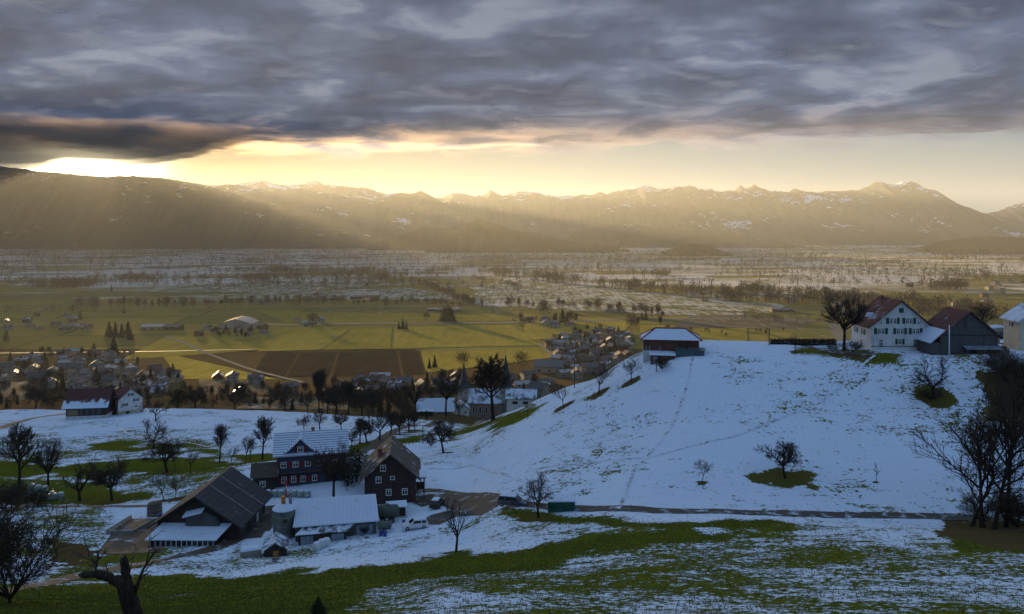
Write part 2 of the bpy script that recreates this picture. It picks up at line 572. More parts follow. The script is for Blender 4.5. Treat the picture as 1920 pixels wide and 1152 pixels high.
EDGE = [  # around the terrace edge and the church
    ('apple', 535, 773, 46), ('young', 505, 770, 30), ('apple', 577, 776, 42), ('poplar', 598, 772, 84), ('linden', 614, 772, 58), ('linden', 630, 772, 62),
    ('pear', 653, 772, 60), ('apple', 679, 770, 52), ('pear', 700, 772, 40), ('linden', 778, 772, 62), ('linden', 836, 776, 88), ('young', 861, 781, 36),
    ('young', 858, 779, 26), ('apple', 440, 768, 48), ('apple', 366, 764, 46), ('apple', 400, 766, 26), ('young', 470, 768, 26), ('apple', 66, 762, 40), ('young', 90, 764, 26),
    ('apple', 570, 806, 30), ('apple', 600, 806, 40), ('linden', 640, 812, 46), ('young', 720, 800, 30), ('young', 20, 764, 30), ('apple', 293, 790, 50), ('linden', 760, 790, 44), ('young', 690, 795, 34)]

MELT = []
for _k, px, py, h, wd, r, lab in TREES:
    p = hit(px, py)
    MELT.append((p.x, p.y, r))
for px, py, h in ROWT:
    p = hit(px, py)
    MELT.append((p.x, p.y, 2.0))

# ------------------------------------------------------------------ hillside sheet
cols = np.concatenate([np.arange(-2560, -200, 60.0), np.arange(-200, 2125, 5.0), np.arange(2140, 4580, 60.0)])
rows = np.concatenate([np.arange(-38, 20, 2.0), np.arange(20, 336, 0.62), np.arange(336, 1200, 5.0)])
PXg, Dg = np.meshgrid(cols, rows)
Xg = (PXg - CX) / F * np.sqrt(np.maximum(Dg, 0) ** 2 + 144.0)
Zg = zrel(Xg, Dg)
nr, nc = PXg.shape
idx = np.arange(nr * nc).reshape(nr, nc)
quads = np.stack([idx[:-1, :-1], idx[:-1, 1:], idx[1:, 1:], idx[1:, :-1]], -1).reshape(-1, 4)
me = mesh_np('hillside', np.stack([Xg, Dg, Zg + CZ], -1).reshape(-1, 3), quads, None, True)
# snow cover in ground coordinates (rows of the frame are only a convenient way to write down the field outlines)
col_, row_ = CX + F * Xg / np.maximum(Dg, 1), HY - F * Zg / np.maximum(Dg, 1)
jx = (fbm(Xg * .11, Dg * .11) - .5); jy = (fbm(Xg * .11 + 40, Dg * .11) - .5)
j2 = (fbm(Xg * .5 + 7, Dg * .5, 3) - .5)
cj = col_ + jx * 60 + j2 * 30; rj = row_ + jy * 34 + j2 * 16
vis = (Dg < 345) & (Dg > 30)
snow = np.full(PXg.shape, 0.74)
snow += (fbm(Xg * .03 + 3, Dg * .03) - 0.5) * 0.25
COVER = [
    ([(560, 1200), (2300, 1200), (2300, 1065), (1750, 1035), (1480, 1000), (1100, 1045), (700, 1095)], 0.52),
    ([(820, 1010), (930, 960), (1100, 962), (1480, 985), (1850, 1010), (2300, 1050), (2300, 1085), (1750, 1040), (1480, 1000), (1100, 1020)], 0.62),
    ([(-300, 1120), (250, 1088), (600, 1066), (860, 1040), (1100, 1012), (1350, 995), (1500, 992), (1380, 1002), (1100, 1048), (700, 1100), (600, 1180), (-300, 1180)], 0.24),
    ([(935, 962), (1060, 965), (1250, 978), (1480, 984), (1480, 990), (1250, 988), (1060, 985), (940, 978)], 0.22),
    ([(300, 1062), (560, 1046), (640, 1036), (640, 1046), (560, 1058), (300, 1074)], 0.55),
    ([(100, 1085), (160, 1050), (300, 1040), (320, 1052), (250, 1075)], 0.40),
    ([(-300, 875), (0, 870), (240, 862), (430, 868), (520, 852), (520, 862), (300, 888), (240, 895), (0, 890), (-300, 895)], 0.10),
    ([(-300, 905), (0, 900), (140, 905), (265, 918), (265, 942), (140, 948), (0, 945), (-300, 945)], 0.34),
    ([(150, 918), (262, 922), (262, 940), (150, 944)], 0.05),
    ([(180, 832), (300, 838), (420, 846), (420, 852), (300, 848), (180, 846)], 0.12),
    ([(-300, 768), (60, 764), (120, 768), (120, 760), (-300, 755)], 0.2),
    ([(830, 815), (900, 795), (1000, 765), (1010, 775), (905, 806), (840, 824)], 0.25),
    ([(870, 800), (985, 772), (985, 782), (930, 800), (880, 806)], 0.05),
    ([(620, 842), (700, 832), (800, 808), (800, 816), (700, 846), (620, 858)], 0.12),
    ([(1470, 655), (1560, 655), (1660, 660), (1700, 668), (1640, 676), (1560, 672), (1500, 668)], 0.30),
    ([(600, 1000), (900, 995), (920, 1020), (760, 1030), (600, 1050)], 0.70),
    ([(1780, 1010), (1920, 1000), (2300, 1010), (2300, 1040), (1800, 1030)], 0.25),
]
COVER = [([(-300, 955), (190, 955), (200, 1010), (120, 1060), (-300, 1090)], 0.58), ([(-300, 800), (120, 815), (330, 808), (430, 830), (300, 860), (-300, 868)], 0.60), ([(240, 888), (480, 872), (420, 890), (330, 945), (240, 950)], 0.55), ([(300, 1030), (560, 1022), (760, 1000), (840, 1000), (760, 1040), (560, 1055), (300, 1062)], 0.62)] + COVER
for poly, val in COVER:
    k = in_poly(cj, rj, poly) & vis
    snow[k] = val
# slopes below the terrace are mostly bare
snow[Dg >= 345] = 0.16
snow += (Dg >= 345) * (fbm(Xg * .012, Dg * .012) - .5) * 0.5
# soften the borders
for _ in range(9):
    s2 = snow.copy()
    s2[1:-1, 1:-1] = (snow[1:-1, 1:-1] * 2 + snow[:-2, 1:-1] + snow[2:, 1:-1] + snow[1:-1, :-2] + snow[1:-1, 2:]) / 6
    snow = s2
soil = np.zeros(PXg.shape)
soil[Dg > 345] = 0.85
for mx, my, r in MELT:
    d = np.sqrt(((Xg - mx) * 0.9) ** 2 + ((Dg - my) * 1.25) ** 2) * 1.15 + (jx * 2.2 + j2 * 0.9) * r
    k = np.clip((d - r * 0.30) / (r * 0.85), 0, 1)
    snow = np.minimum(snow, 0.10 + k * 0.90)
    soil = np.maximum(soil, np.clip(0.75 - d / (r * 1.6), 0, 0.45))
    if r < 2.5:
        soil = np.maximum(soil, np.clip(1.2 - d / (r * 0.9), 0, 0.9))
for poly in ([(1560, 660), (1640, 660), (1640, 670), (1560, 668)], [(1780, 965), (1990, 955), (1990, 1020), (1900, 1030), (1760, 1000)], [(85, 1000), (190, 1030), (190, 1050), (110, 1060)], [(1840, 700), (1990, 690), (1990, 780), (1850, 790)]):
    k = in_poly(cj, rj, poly) & vis
    soil[k] = 0.85
    snow[k] = np.minimum(snow[k], 0.3)
for nm, arr in (('snow', snow), ('soil', soil)):
    a = me.attributes.new(nm, 'FLOAT', 'POINT')
    a.data.foreach_set('value', np.clip(arr, 0, 1).astype(np.float32).ravel())
me.materials.append(ground_mat('hillside_ground'))
hillside = tag(ob('hillside', me), kind='structure')

# ------------------------------------------------------------------ valley floor
m, t = new_mat('valley_floor')
oc = t.add('ShaderNodeTexCoord').outputs['Object']
sp = t.add('ShaderNodeSeparateXYZ'); t.l.new(oc, sp.inputs[0])
bk = t.add('ShaderNodeTexBrick')
t.l.new(t.mapping(oc, (1, 1, 1), (0, 0, R(-9))), bk.inputs['Vector'])
bk.inputs['Color1'].default_value = (0, 0, 0, 1); bk.inputs['Color2'].default_value = (1, 1, 1, 1)
bk.inputs['Mortar'].default_value = (0.5, 0.5, 0.5, 1)
bk.inputs['Scale'].default_value = 1.0
bk.inputs['Mortar Size'].default_value = 2.2
bk.inputs['Brick Width'].default_value = 330.0
bk.inputs['Row Height'].default_value = 120.0
bk.offset = 0.37; bk.squash = 0.7; bk.squash_frequency = 3
cell = t.add('ShaderNodeSeparateColor'); t.l.new(bk.outputs['Color'], cell.inputs[0])
cell = cell.outputs[0]
nl = t.noise(oc, 0.0016, 4, 0.55, 0.5)
nm_ = t.noise(oc, 0.012, 5, 0.6)
nf = t.noise(t.mapping(oc, (1, 0.25, 1), (0, 0, R(10))), 0.09, 4, 0.6)
sc = t.m('ADD', t.lin(sp.outputs[1], 1250, 2350, -0.25, 0.54), t.m('MULTIPLY', t.m('SUBTRACT', cell, 0.5), 0.55))
sc = t.m('ADD', sc, t.m('MULTIPLY', t.m('SUBTRACT', nl, 0.5), 0.9))
sc = t.m('ADD', sc, t.m('MULTIPLY', t.m('SUBTRACT', nm_, 0.5), 0.5))
sc = t.m('ADD', sc, t.m('MULTIPLY', t.m('SUBTRACT', nf, 0.5), 0.35))
k = t.ss(sc, 0.25, 0.62)
grass = t.mix(t.ss(cell, 0.2, 0.9), (0.27, 0.220, 0.055), (0.175, 0.150, 0.044))
grass = t.mix(t.ss(nm_, 0.4, 0.7, 0, .5), grass, (0.16, 0.12, 0.045))
col = t.mix(t.m('MULTIPLY', k, 0.92), grass, (0.74, 0.71, 0.71))
col = t.mix(t.m('MULTIPLY', bk.outputs['Fac'], 0.75), col, (0.06, 0.05, 0.025))
finish(t, col, 0.95, nm_, 0.5, 0.0)
vf = mesh_np('valley_floor', np.array([(-15600, 990, 0), (15600, 990, 0), (15600, 14700, 0), (-15600, 14700, 0)]), [(0, 1, 2, 3)], m)
tag(ob('valley_floor', vf), kind='structure')


# ------------------------------------------------------------------ draped sheets: fields and roads
def field(corners, mname, off=0.35, nx=14, ny=8, name='field'):
    """corners bl, br, tr, tl given in the frame; laid on the ground"""
    P = [hit(*c) for c in corners]
    u = np.linspace(0, 1, nx + 1); v = np.linspace(0, 1, ny + 1)
    U, Vv = np.meshgrid(u, v)
    A = np.array([[p.x, p.y] for p in P])
    XY = (A[0] * ((1 - U) * (1 - Vv))[..., None] + A[1] * (U * (1 - Vv))[..., None] + A[2] * (U * Vv)[..., None] + A[3] * ((1 - U) * Vv)[..., None])
    Z = np.maximum(zrel(XY[..., 0], XY[..., 1]) + CZ, 0) + off
    ix = np.arange(Z.size).reshape(Z.shape)
    q = np.stack([ix[:-1, :-1], ix[:-1, 1:], ix[1:, 1:], ix[1:, :-1]], -1).reshape(-1, 4)
    o = ob(name, mesh_np(name, np.concatenate([XY, Z[..., None]], -1).reshape(-1, 3), q, MATS[mname]))
    return tag(o, kind='structure')


def strip(pts, width, mname, name='road', off=0.07, step=2.0, world=False):
    """band of given width draped along a line"""
    P = [Vector(p) if world else hit(*p) for p in pts]
    line = []
    for a, b in zip(P[:-1], P[1:]):
        n = max(1, int((b - a).length / step))
        for i in range(n):
            line.append(a.lerp(b, i / n))
    line.append(P[-1])
    L = np.array([(p.x, p.y) for p in line])
    for _ in range(6):
        L[1:-1] = (L[:-2] + L[1:-1] * 2 + L[2:]) / 4
    T = np.gradient(L, axis=0); T /= np.linalg.norm(T, axis=1)[:, None] + 1e-9
    N = np.stack([-T[:, 1], T[:, 0]], 1)
    wv = width * (1 + 0.25 * (fbm(L[:, 0] * .25, L[:, 1] * .25, 2) - .5))
    rows_ = []
    for s in (-0.5, -0.25, 0, 0.25, 0.5):
        q = L + N * (s * wv)[:, None]
        z = np.maximum(zrel(q[:, 0], q[:, 1]) + CZ, 0) + off
        rows_.append(np.concatenate([q, z[:, None]], 1))
    V = np.stack(rows_, 0)
    ix = np.arange(V.shape[0] * V.shape[1]).reshape(V.shape[:2])
    q = np.stack([ix[:-1, :-1], ix[:-1, 1:], ix[1:, 1:], ix[1:, :-1]], -1).reshape(-1, 4)
    o = ob(name, mesh_np(name, V.reshape(-1, 3), q, MATS[mname]))
    return tag(o, kind='structure')


def field_mat(name, c1, c2, snow=0.0, rows_=0.0, rot=0.0):
    m, t = new_mat(name)
    oc = t.add('ShaderNodeTexCoord').outputs['Object']
    n = t.noise(oc, 0.02, 5, 0.6, 0.3)
    s = t.noise(t.mapping(oc, (1, 0.12, 1), (0, 0, rot)), 0.12, 4, 0.6)
    f = t.m('ADD', t.m('MULTIPLY', n, 0.5), t.m('MULTIPLY', s, 0.5))
    c = t.mix(t.ss(f, 0.36, 0.64), c1, c2)
    if snow:
        c = t.mix(t.ss(t.m('ADD', f, snow - 0.5), 0.40, 0.66, 0, 0.95), c, (0.64, 0.61, 0.61))
    finish(t, c, 0.95, s, 0.2, 0.0)


field_mat('field_green', (0.32, 0.255, 0.050), (0.235, 0.190, 0.040), 0, 0, R(8))
field_mat('field_green2', (0.265, 0.215, 0.042), (0.36, 0.285, 0.062), 0.0, 0, R(80))
field_mat('field_brown', (0.034, 0.026, 0.017), (0.050, 0.038, 0.025), 0, 0, R(82))
field_mat('field_snow', (0.16, 0.15, 0.05), (0.20, 0.18, 0.07), 0.50, 0, R(85))
field_mat('field_frost', (0.15, 0.14, 0.04), (0.19, 0.17, 0.06), 0.36, 0, R(85))
field_mat('vine_rows', (0.13, 0.10, 0.06), (0.20, 0.17, 0.12), 0.36, 0, R(40))
mat('asphalt', (0.060, 0.058, 0.056), (0.045, 0.044, 0.044), 0.8, 0.75)
mat('wet_road', (0.16, 0.15, 0.14), (0.12, 0.115, 0.11), 0.2, 0.8, 0.1)
snow_mat('gravel_track', (0.085, 0.066, 0.050), (0.058, 0.045, 0.034), 0.36, 0.5)
snow_mat('farm_yard', (0.085, 0.066, 0.050), (0.052, 0.043, 0.036), 0.30, 0.3)
mat('pale_track', (0.30, 0.27, 0.21), (0.24, 0.21, 0.17), 0.1, 0.95, 0.0)
snow_mat('packed_earth', (0.120, 0.082, 0.052), (0.075, 0.053, 0.036), 0.34, 0.35)

# fields of the near plain, four corners each: near left, near right, far right, far left
field([(225, 676), (500, 656), (640, 612), (330, 622)], 'field_green')
field([(340, 712), (520, 712), (430, 690), (300, 660)], 'field_green2', 0.3)
field([(470, 706), (532, 707), (560, 662), (500, 660)], 'field_brown', 0.40)
field([(536, 707), (615, 708), (632, 661), (564, 662)], 'field_brown', 0.40)
field([(622, 708), (752, 706), (742, 658), (637, 661)], 'field_brown', 0.40)
field([(758, 705), (797, 703), (782, 657), (748, 658)], 'field_brown', 0.40)
field([(480, 660), (600, 657), (655, 618), (560, 620)], 'field_green2', 0.42)
field([(608, 657), (732, 655), (735, 616), (660, 618)], 'field_green', 0.42)
field([(738, 655), (1010, 648), (960, 610), (740, 615)], 'field_green2', 0.42)
field([(800, 700), (1060, 668), (1012, 650), (788, 657)], 'field_green', 0.38)
field([(540, 607), (960, 602), (960, 588), (480, 582)], 'field_green', 0.36)
field([(980, 640), (1170, 622), (1190, 600), (985, 606)], 'field_green2', 0.36)
field([(1200, 640), (1440, 642), (1400, 612), (1200, 610)], 'field_green', 0.36)
field([(1480, 632), (1640, 640), (1660, 612), (1500, 606)], 'field_frost', 0.36)
field([(1740, 640), (1990, 650), (1990, 600), (1740, 600)], 'field_frost', 0.36)
# frosted and snowy fields farther out
field([(160, 546), (520, 549), (780, 533), (520, 527)], 'field_snow', 0.5)
field([(300, 557), (640, 563), (900, 560), (760, 540)], 'field_snow', 0.52)
field([(-40, 560), (240, 556), (500, 550), (160, 546)], 'field_frost', 0.5)
field([(870, 572), (1260, 592), (1440, 590), (880, 558)], 'field_snow', 0.5)
field([(880, 557), (1440, 588), (1480, 572), (940, 522)], 'field_snow', 0.54)
field([(1440, 596), (1640, 600), (1620, 572), (1420, 570)], 'field_frost', 0.5)
field([(1280, 556), (1700, 562), (1640, 544), (1290, 545)], 'field_snow', 0.5)
field([(1500, 560), (1990, 565), (1990, 552), (1520, 548)], 'field_frost', 0.56)
field([(560, 586), (960, 590), (960, 576), (600, 575)], 'field_frost', 0.5)
field([(1260, 616), (1500, 616), (1540, 596), (1300, 590)], 'vine_rows', 0.46)
field([(380, 742), (520, 742), (470, 714), (372, 712)], 'vine_rows', 0.4)
field([(440, 768), (660, 770), (640, 748), (480, 746)], 'vine_rows', 0.4)
field([(-30, 752), (60, 750), (70, 716), (-30, 722)], 'vine_rows', 0.4)

# roads of the plain
strip([(-60, 664), (120, 662), (300, 660), (480, 656)], 4, 'asphalt', 'country_road', 0.55, 12)
strip([(470, 611), (700, 607), (960, 606), (1210, 600), (1330, 597), (1560, 604), (1990, 620)], 15, 'wet_road', 'country_road', 0.6, 14)
strip([(310, 631), (345, 644), (380, 660), (420, 676), (470, 694), (540, 712), (575, 720)], 5, 'pale_track', 'country_road', 0.62, 8)
strip([(780, 658), (900, 656), (1020, 650)], 3.5, 'asphalt', 'country_road', 0.6, 10)
strip([(1010, 646), (1030, 662), (1060, 680), (1090, 694)], 5, 'pale_track', 'country_road', 0.62, 8)
strip([(-60, 577), (300, 574), (620, 576), (880, 572)], 9, 'pale_track', 'country_road', 0.6, 16)
strip([(880, 575), (1100, 584), (1300, 592)], 8, 'wet_road', 'country_road', 0.62, 16)
strip([(60, 590), (100, 575), (170, 560)], 6, 'asphalt', 'country_road', 0.62, 12)
strip([(1280, 600), (1200, 604), (1245, 600), (1300, 608), (1450, 618), (1640, 622)], 6, 'pale_track', 'country_road', 0.66, 14)

# farm roads on the hillside
strip([(770, 925), (800, 915), (860, 925), (930, 942), (985, 950), (1060, 953), (1200, 958), (1400, 963), (1600, 968), (1800, 972), (1990, 976)], 2.6, 'gravel_track', 'farm_road')
strip([(775, 945), (810, 930), (850, 936), (900, 945), (935, 950)], 6.5, 'farm_yard', 'farm_road', 0.10)
strip([(800, 985), (838, 962), (880, 955), (935, 948)], 5.0, 'farm_yard', 'farm_road', 0.09)
strip([(-120, 1124), (0, 1112), (120, 1086), (200, 1068), (300, 1052), (400, 1032), (450, 1010)], 2.8, 'packed_earth', 'farm_road', 0.06)
strip([(470, 1000), (482, 985), (492, 965), (500, 950)], 6.0, 'farm_yard', 'farm_road', 0.08)
strip([(450, 1012), (470, 990), (480, 970)], 6.5, 'farm_yard', 'farm_road', 0.11)
strip([(-60, 952), (100, 950), (200, 951), (300, 949)], 1.2, 'gravel_track', 'farm_road', 0.08)
strip([(-40, 815), (20, 796), (70, 783), (135, 775)], 3.0, 'asphalt', 'lane', 0.12)
strip([(600, 862), (700, 838), (800, 800), (830, 788)], 3.2, 'asphalt', 'lane', 0.1)
strip([(790, 824), (850, 808), (930, 775), (1000, 764)], 2.2, 'pale_track', 'lane', 0.08)
strip([(1868, 650), (1872, 668), (1882, 690), (1900, 715)], 4.0, 'asphalt', 'lane', 0.12)
strip([(1495, 645), (1540, 660), (1600, 668), (1640, 664)], 2.4, 'gravel_track', 'farm_road', 0.09)
field([(182, 1040), (300, 1036), (330, 975), (232, 975)], 'packed_earth', 0.10, 20, 12, 'yard_slab')

# narrow trodden paths across the snow
snow_mat('trodden', (0.20, 0.20, 0.19), (0.12, 0.12, 0.11), 0.62, 0.9)
for q_ in ([(1160, 955), (1190, 880), (1260, 800), (1290, 720), (1300, 668)], [(800, 880), (880, 872), (980, 905), (1080, 945)], [(1640, 668), (1560, 740), (1380, 820), (1220, 860), (1000, 880)], [(620, 845), (420, 840), (240, 815), (215, 795)]):
    strip(q_, 0.55, 'trodden', 'footpath', 0.05, 1.0)

# ------------------------------------------------------------------ mountains
def mountain_mat(name, forest1, forest2, rock, snow_amt, snow_z):
    m, t = new_mat(name)
    oc = t.add('ShaderNodeTexCoord').outputs['Object']
    sp = t.add('ShaderNodeSeparateXYZ'); t.l.new(oc, sp.inputs[0])
    n1 = t.noise(oc, 0.0016, 6, 0.6, 0.4)
    n2 = t.noise(oc, 0.008, 6, 0.65, 0.3)
    gn = t.add('ShaderNodeNewGeometry').outputs['Normal']
    sn = t.add('ShaderNodeSeparateXYZ'); t.l.new(gn, sn.inputs[0])
    c = t.mix(t.ss(n2, 0.35, 0.65), forest1, forest2)
    up = t.lin(sp.outputs[2], snow_z, snow_z + 350, 0, 1)
    c = t.mix(t.m('MULTIPLY', up, t.ss(n2, 0.35, 0.6)), c, rock)
    s = t.m('ADD', t.m('MULTIPLY', n1, 0.55), t.m('MULTIPLY', n2, 0.45))
    s = t.m('ADD', s, t.m('MULTIPLY', up, 0.07))
    s = t.m('ADD', s, t.m('MULTIPLY', t.m('SUBTRACT', sn.outputs[2], 0.75), 0.25))
    c = t.mix(t.ss(s, 0.80 - snow_amt, 0.86 - snow_amt), c, (0.74, 0.78, 0.86))
    finish(t, c, 0.95, n2, 30.0, 0.05, bump_s=0.5)
    return m


mountain_mat('dark_forest', (0.020, 0.028, 0.028), (0.035, 0.042, 0.036), (0.10, 0.10, 0.11), 0.165, 420)
mountain_mat('wooded_hill', (0.020, 0.019, 0.014), (0.034, 0.029, 0.020), (0.10, 0.09, 0.08), 0.10, 900)
mountain_mat('rock_snow', (0.030, 0.036, 0.036), (0.055, 0.058, 0.055), (0.10, 0.10, 0.11), 0.165, 380)


def mountain(pts, D, front, back, mname, rough=1.0, base=-CZ - 4, jag=1.0, shape=1.0, seed=0, nt=26):
    """ridge through the given skyline points at distance D with its slopes down to the valley in front and behind"""
    px = np.arange(pts[0][0], pts[-1][0] + 0.1, 3.0)
    py = np.interp(px, *zip(*pts))
    py = py + (fbm(px * 0.06 + seed, px * 0 + seed * 1.7, 5, 0.62) - 0.5) * 5.0 * jag + np.abs(fbm(px * 0.14 + seed, px * 0 + 3.3, 3, 0.6) - 0.5) * 9.0 * jag - 1.2 * jag
    ends = np.clip(np.minimum(px - px[0], px[-1] - px) / 40.0, 0, 1)
    tt = np.concatenate([np.linspace(0, 1, nt), np.linspace(1.1, 2, 9)])
    X, Y, Z = [], [], []
    for t_ in tt:
        if t_ <= 1:
            d = D - front * (1 - t_); k = t_ ** shape
        else:
            d = D + back * (t_ - 1); k = (2 - t_) ** 1.2
        d = np.full(px.shape, d)
        wob = (fbm(px * 0.018 + seed, t_ * 2.2 + px * 0 + seed, 5, 0.55) - 0.5)
        spur = np.abs(fbm(px * 0.035 + 31 + seed, t_ * 0.7 + px * 0, 3) - 0.5) * 2
        hr = (HY - py) / F * D
        env = math.sin(math.pi * min(t_, 1.0)) if t_ <= 1 else 0.25
        z = base + (hr - base) * k + (wob * 0.35 - spur * 0.30 + 0.05) * (hr - base) * 0.55 * rough * env
        z = z - np.maximum(0, 0.5 - np.abs(fbm(px * 0.05 + seed * 2, t_ * 1.1 + px * 0, 4, .6) - .5) * 5) * (hr - base) * 0.10 * rough * env
        d = d + wob * front * 0.10 * env
        X.append((px - CX) / F * D + (px - CX) / F * (d - D) * 0.6); Y.append(d); Z.append(z + CZ)
    V = np.stack([np.array(X), np.array(Y), np.array(Z)], -1)
    n, k = V.shape[:2]
    ix = np.arange(n * k).reshape(n, k)
    q = np.stack([ix[:-1, :-1], ix[:-1, 1:], ix[1:, 1:], ix[1:, :-1]], -1).reshape(-1, 4)
    return tag(ob('mountain', mesh_np('mountain', V.reshape(-1, 3), q, MATS[mname], True)), kind='structure')


# big shaded mountain below the sun
mountain([(-700, 318), (-400, 314), (-150, 310), (-60, 308), (0, 312), (60, 320), (130, 326), (190, 331), (250, 330), (300, 334), (360, 343), (400, 352), (450, 366), (520, 384), (580, 398), (640, 416), (690, 432), (740, 448), (790, 462)], 7600, 1700, 2000, 'dark_forest', 1.3, jag=0.6, shape=0.85, seed=3)
# second ridge behind it
mountain([(240, 345), (330, 338), (395, 349), (430, 346), (480, 352), (560, 356), (620, 362), (700, 372), (740, 361), (775, 363), (790, 358), (806, 366), (825, 378), (860, 392), (900, 400), (960, 405), (1010, 412), (1045, 424), (1062, 436), (1075, 462)], 9000, 2000, 1500, 'dark_forest', 0.8, jag=0.5, shape=0.9, seed=11)
# far jagged chain
mountain([(350, 352), (420, 347), (480, 341), (496, 339), (515, 344), (530, 346), (560, 347), (575, 342), (592, 337), (606, 345), (622, 348), (650, 350), (668, 352), (680, 350), (700, 358), (725, 366), (790, 372), (830, 372), (850, 364), (865, 363), (885, 367), (900, 366), (912, 364), (921, 354), (932, 364), (950, 366), (965, 361), (985, 358), (1005, 360), (1020, 365), (1045, 369), (1080, 369), (1090, 364), (1110, 365), (1125, 359), (1140, 363), (1160, 358), (1185, 355), (1210, 348), (1225, 353), (1250, 355), (1270, 349), (1295, 348), (1310, 354), (1330, 355), (1345, 359), (1375, 358), (1388, 350), (1400, 355), (1413, 348), (1430, 354), (1450, 359), (1478, 360), (1490, 355), (1505, 359), (1525, 360), (1545, 358), (1560, 360), (1600, 359), (1615, 357), (1626, 350), (1637, 343), (1655, 344), (1680, 346), (1688, 341), (1700, 344), (1708, 341), (1722, 350), (1740, 355), (1757, 359), (1770, 370), (1785, 383), (1800, 385), (1813, 392), (1825, 402), (1845, 415), (1870, 436), (1890, 450), (1930, 462)], 10500, 3300, 2000, 'rock_snow', 1.25, jag=1.25, shape=0.8, seed=23, nt=34)
# mountain leaving the frame at right
mountain([(1780, 440), (1820, 410), (1845, 402), (1870, 397), (1900, 386), (1930, 378), (2000, 366), (2150, 352), (2400, 348), (2700, 360)], 11200, 2000, 2000, 'rock_snow', 0.8, jag=0.8, shape=0.9, seed=37)
# low hills of the middle distance
mountain([(1060, 452), (1075, 436), (1110, 428), (1160, 421), (1200, 422), (1260, 430), (1330, 434), (1420, 444), (1500, 460)], 6900, 700, 800, 'dark_forest', 0.6, jag=0.5, seed=41, nt=16)
mountain([(690, 462), (720, 448), (760, 438), (800, 426), (850, 428), (870, 436), (900, 448), (960, 466)], 6000, 500, 600, 'wooded_hill', 0.6, jag=0.6, seed=47, nt=16)
mountain([(800, 466), (830, 452), (860, 438), (878, 420), (890, 413), (902, 411), (920, 416), (945, 424), (970, 433), (1000, 436), (1040, 446), (1080, 456), (1130, 463), (1180, 468)], 5400, 500, 700, 'wooded_hill', 0.8, jag=0.5, seed=53, nt=18)
mountain([(1240, 472), (1275, 462), (1300, 458), (1325, 460), (1345, 468), (1370, 476)], 4600, 250, 300, 'wooded_hill', 0.6, jag=0.6, seed=59, nt=12)
mountain([(1720, 466), (1750, 455), (1790, 449), (1830, 444), (1870, 443), (1930, 446), (2050, 436), (2200, 450)], 5200, 600, 800, 'wooded_hill', 0.8, jag=0.8, seed=61, nt=16)

# ------------------------------------------------------------------ low cloud sheet, added to shade near slope and upper haze: sun behind its rim
m, t = new_mat('cloud_sheet')
oc = t.add('ShaderNodeTexCoord').outputs['Object']
sp = t.add('ShaderNodeSeparateXYZ'); t.l.new(oc, sp.inputs[0])
flat = t.v('MULTIPLY', oc, (1, 1, 0))
rad_ = t.v('LENGTH', flat)
az_ = t.m('ARCTAN2', sp.outputs[0], sp.outputs[1])
n = t.noise(t.mapping(oc, (0.8, 1, 0.3)), 0.00055, 6, 0.58, 0.5)
n2_ = t.noise(t.mapping(oc, (1, 1, 0.3), (0, 0, R(30))), 0.0016, 6, 0.62, 0.6)
lats = t.m('ADD', t.m('MULTIPLY', sp.outputs[0], math.cos(SUN_AZ)), t.m('MULTIPLY', sp.outputs[1], -math.sin(SUN_AZ)))
rim_ = t.m('ADD', t.m('ADD', 7350.0, t.ss(az_, R(-17), R(-25.5), 0.0, 3450.0)), t.ss(lats, -300.0, -800.0, 0.0, 1300.0))  # rim pushed out at left to shade the haze before the mountain
e = t.m('DIVIDE', t.m('SUBTRACT', rim_, rad_), 560.0)
e = t.m('ADD', e, t.m('ADD', t.m('MULTIPLY', t.m('SUBTRACT', n, 0.5), 3.2), t.m('MULTIPLY', t.m('SUBTRACT', n2_, 0.5), 2.4)))
fade = t.ss(e, -0.3, 1.0)
lat = t.m('ABSOLUTE', lats)
core = t.m('MULTIPLY', t.ss(lat, 5200.0, 1000.0), t.ss(rad_, 5200.0, 8600.0))  # sheet made denser towards the sun to keep the foreground shaded
core = t.ss(t.m('ADD', core, t.m('MULTIPLY', t.m('SUBTRACT', n, 0.5), 0.7)), 0.25, 0.8)
base_a = t.m('ADD', 0.42, t.m('MULTIPLY', t.m('SUBTRACT', n, 0.5), 0.55))
al = t.m('ADD', t.m('MULTIPLY', base_a, t.m('SUBTRACT', 1.0, core)), t.m('MULTIPLY', core, 0.86))
al = t.m('MULTIPLY', t.m('MULTIPLY', al, fade), t.ss(rad_, 1300.0, 2600.0))
df = t.add('ShaderNodeBsdfDiffuse'); df.inputs[0].default_value = (0.40, 0.50, 0.72, 1)
tr = t.add('ShaderNodeBsdfTransparent')
mx = t.add('ShaderNodeMixShader')
t.l.new(al, mx.inputs[0]); t.l.new(tr.outputs[0], mx.inputs[1]); t.l.new(df.outputs[0], mx.inputs[2])
t.l.new(mx.outputs[0], t.add('ShaderNodeOutputMaterial').inputs[0])
ua, ur = np.meshgrid(np.linspace(0, 2 * math.pi, 181)[:-1], np.concatenate([np.linspace(250, 3000, 12), np.linspace(3300, 12900, 46)]))
ux, uy = np.sin(ua) * ur, np.cos(ua) * ur
und = (fbm(ux * .0012 + 20, uy * .0012 + 20, 4) - .5) * 80
topz = und + 45 + fbm(ux * .0010 + 50, uy * .0010 + 50, 3) * 40
V = np.concatenate([np.stack([ux, uy, und], -1).reshape(-1, 3), np.stack([ux, uy, topz], -1).reshape(-1, 3)])
n_, k_ = ux.shape
ix = np.arange(n_ * k_).reshape(n_, k_); ix = np.concatenate([ix, ix[:, :1]], 1)
q = np.stack([ix[:-1, :-1], ix[:-1, 1:], ix[1:, 1:], ix[1:, :-1]], -1).reshape(-1, 4)
o_ = n_ * k_
rims = [np.stack([ix[r_, :-1], ix[r_, 1:], ix[r_, 1:] + o_, ix[r_, :-1] + o_], -1) for r_ in (0, -1)]
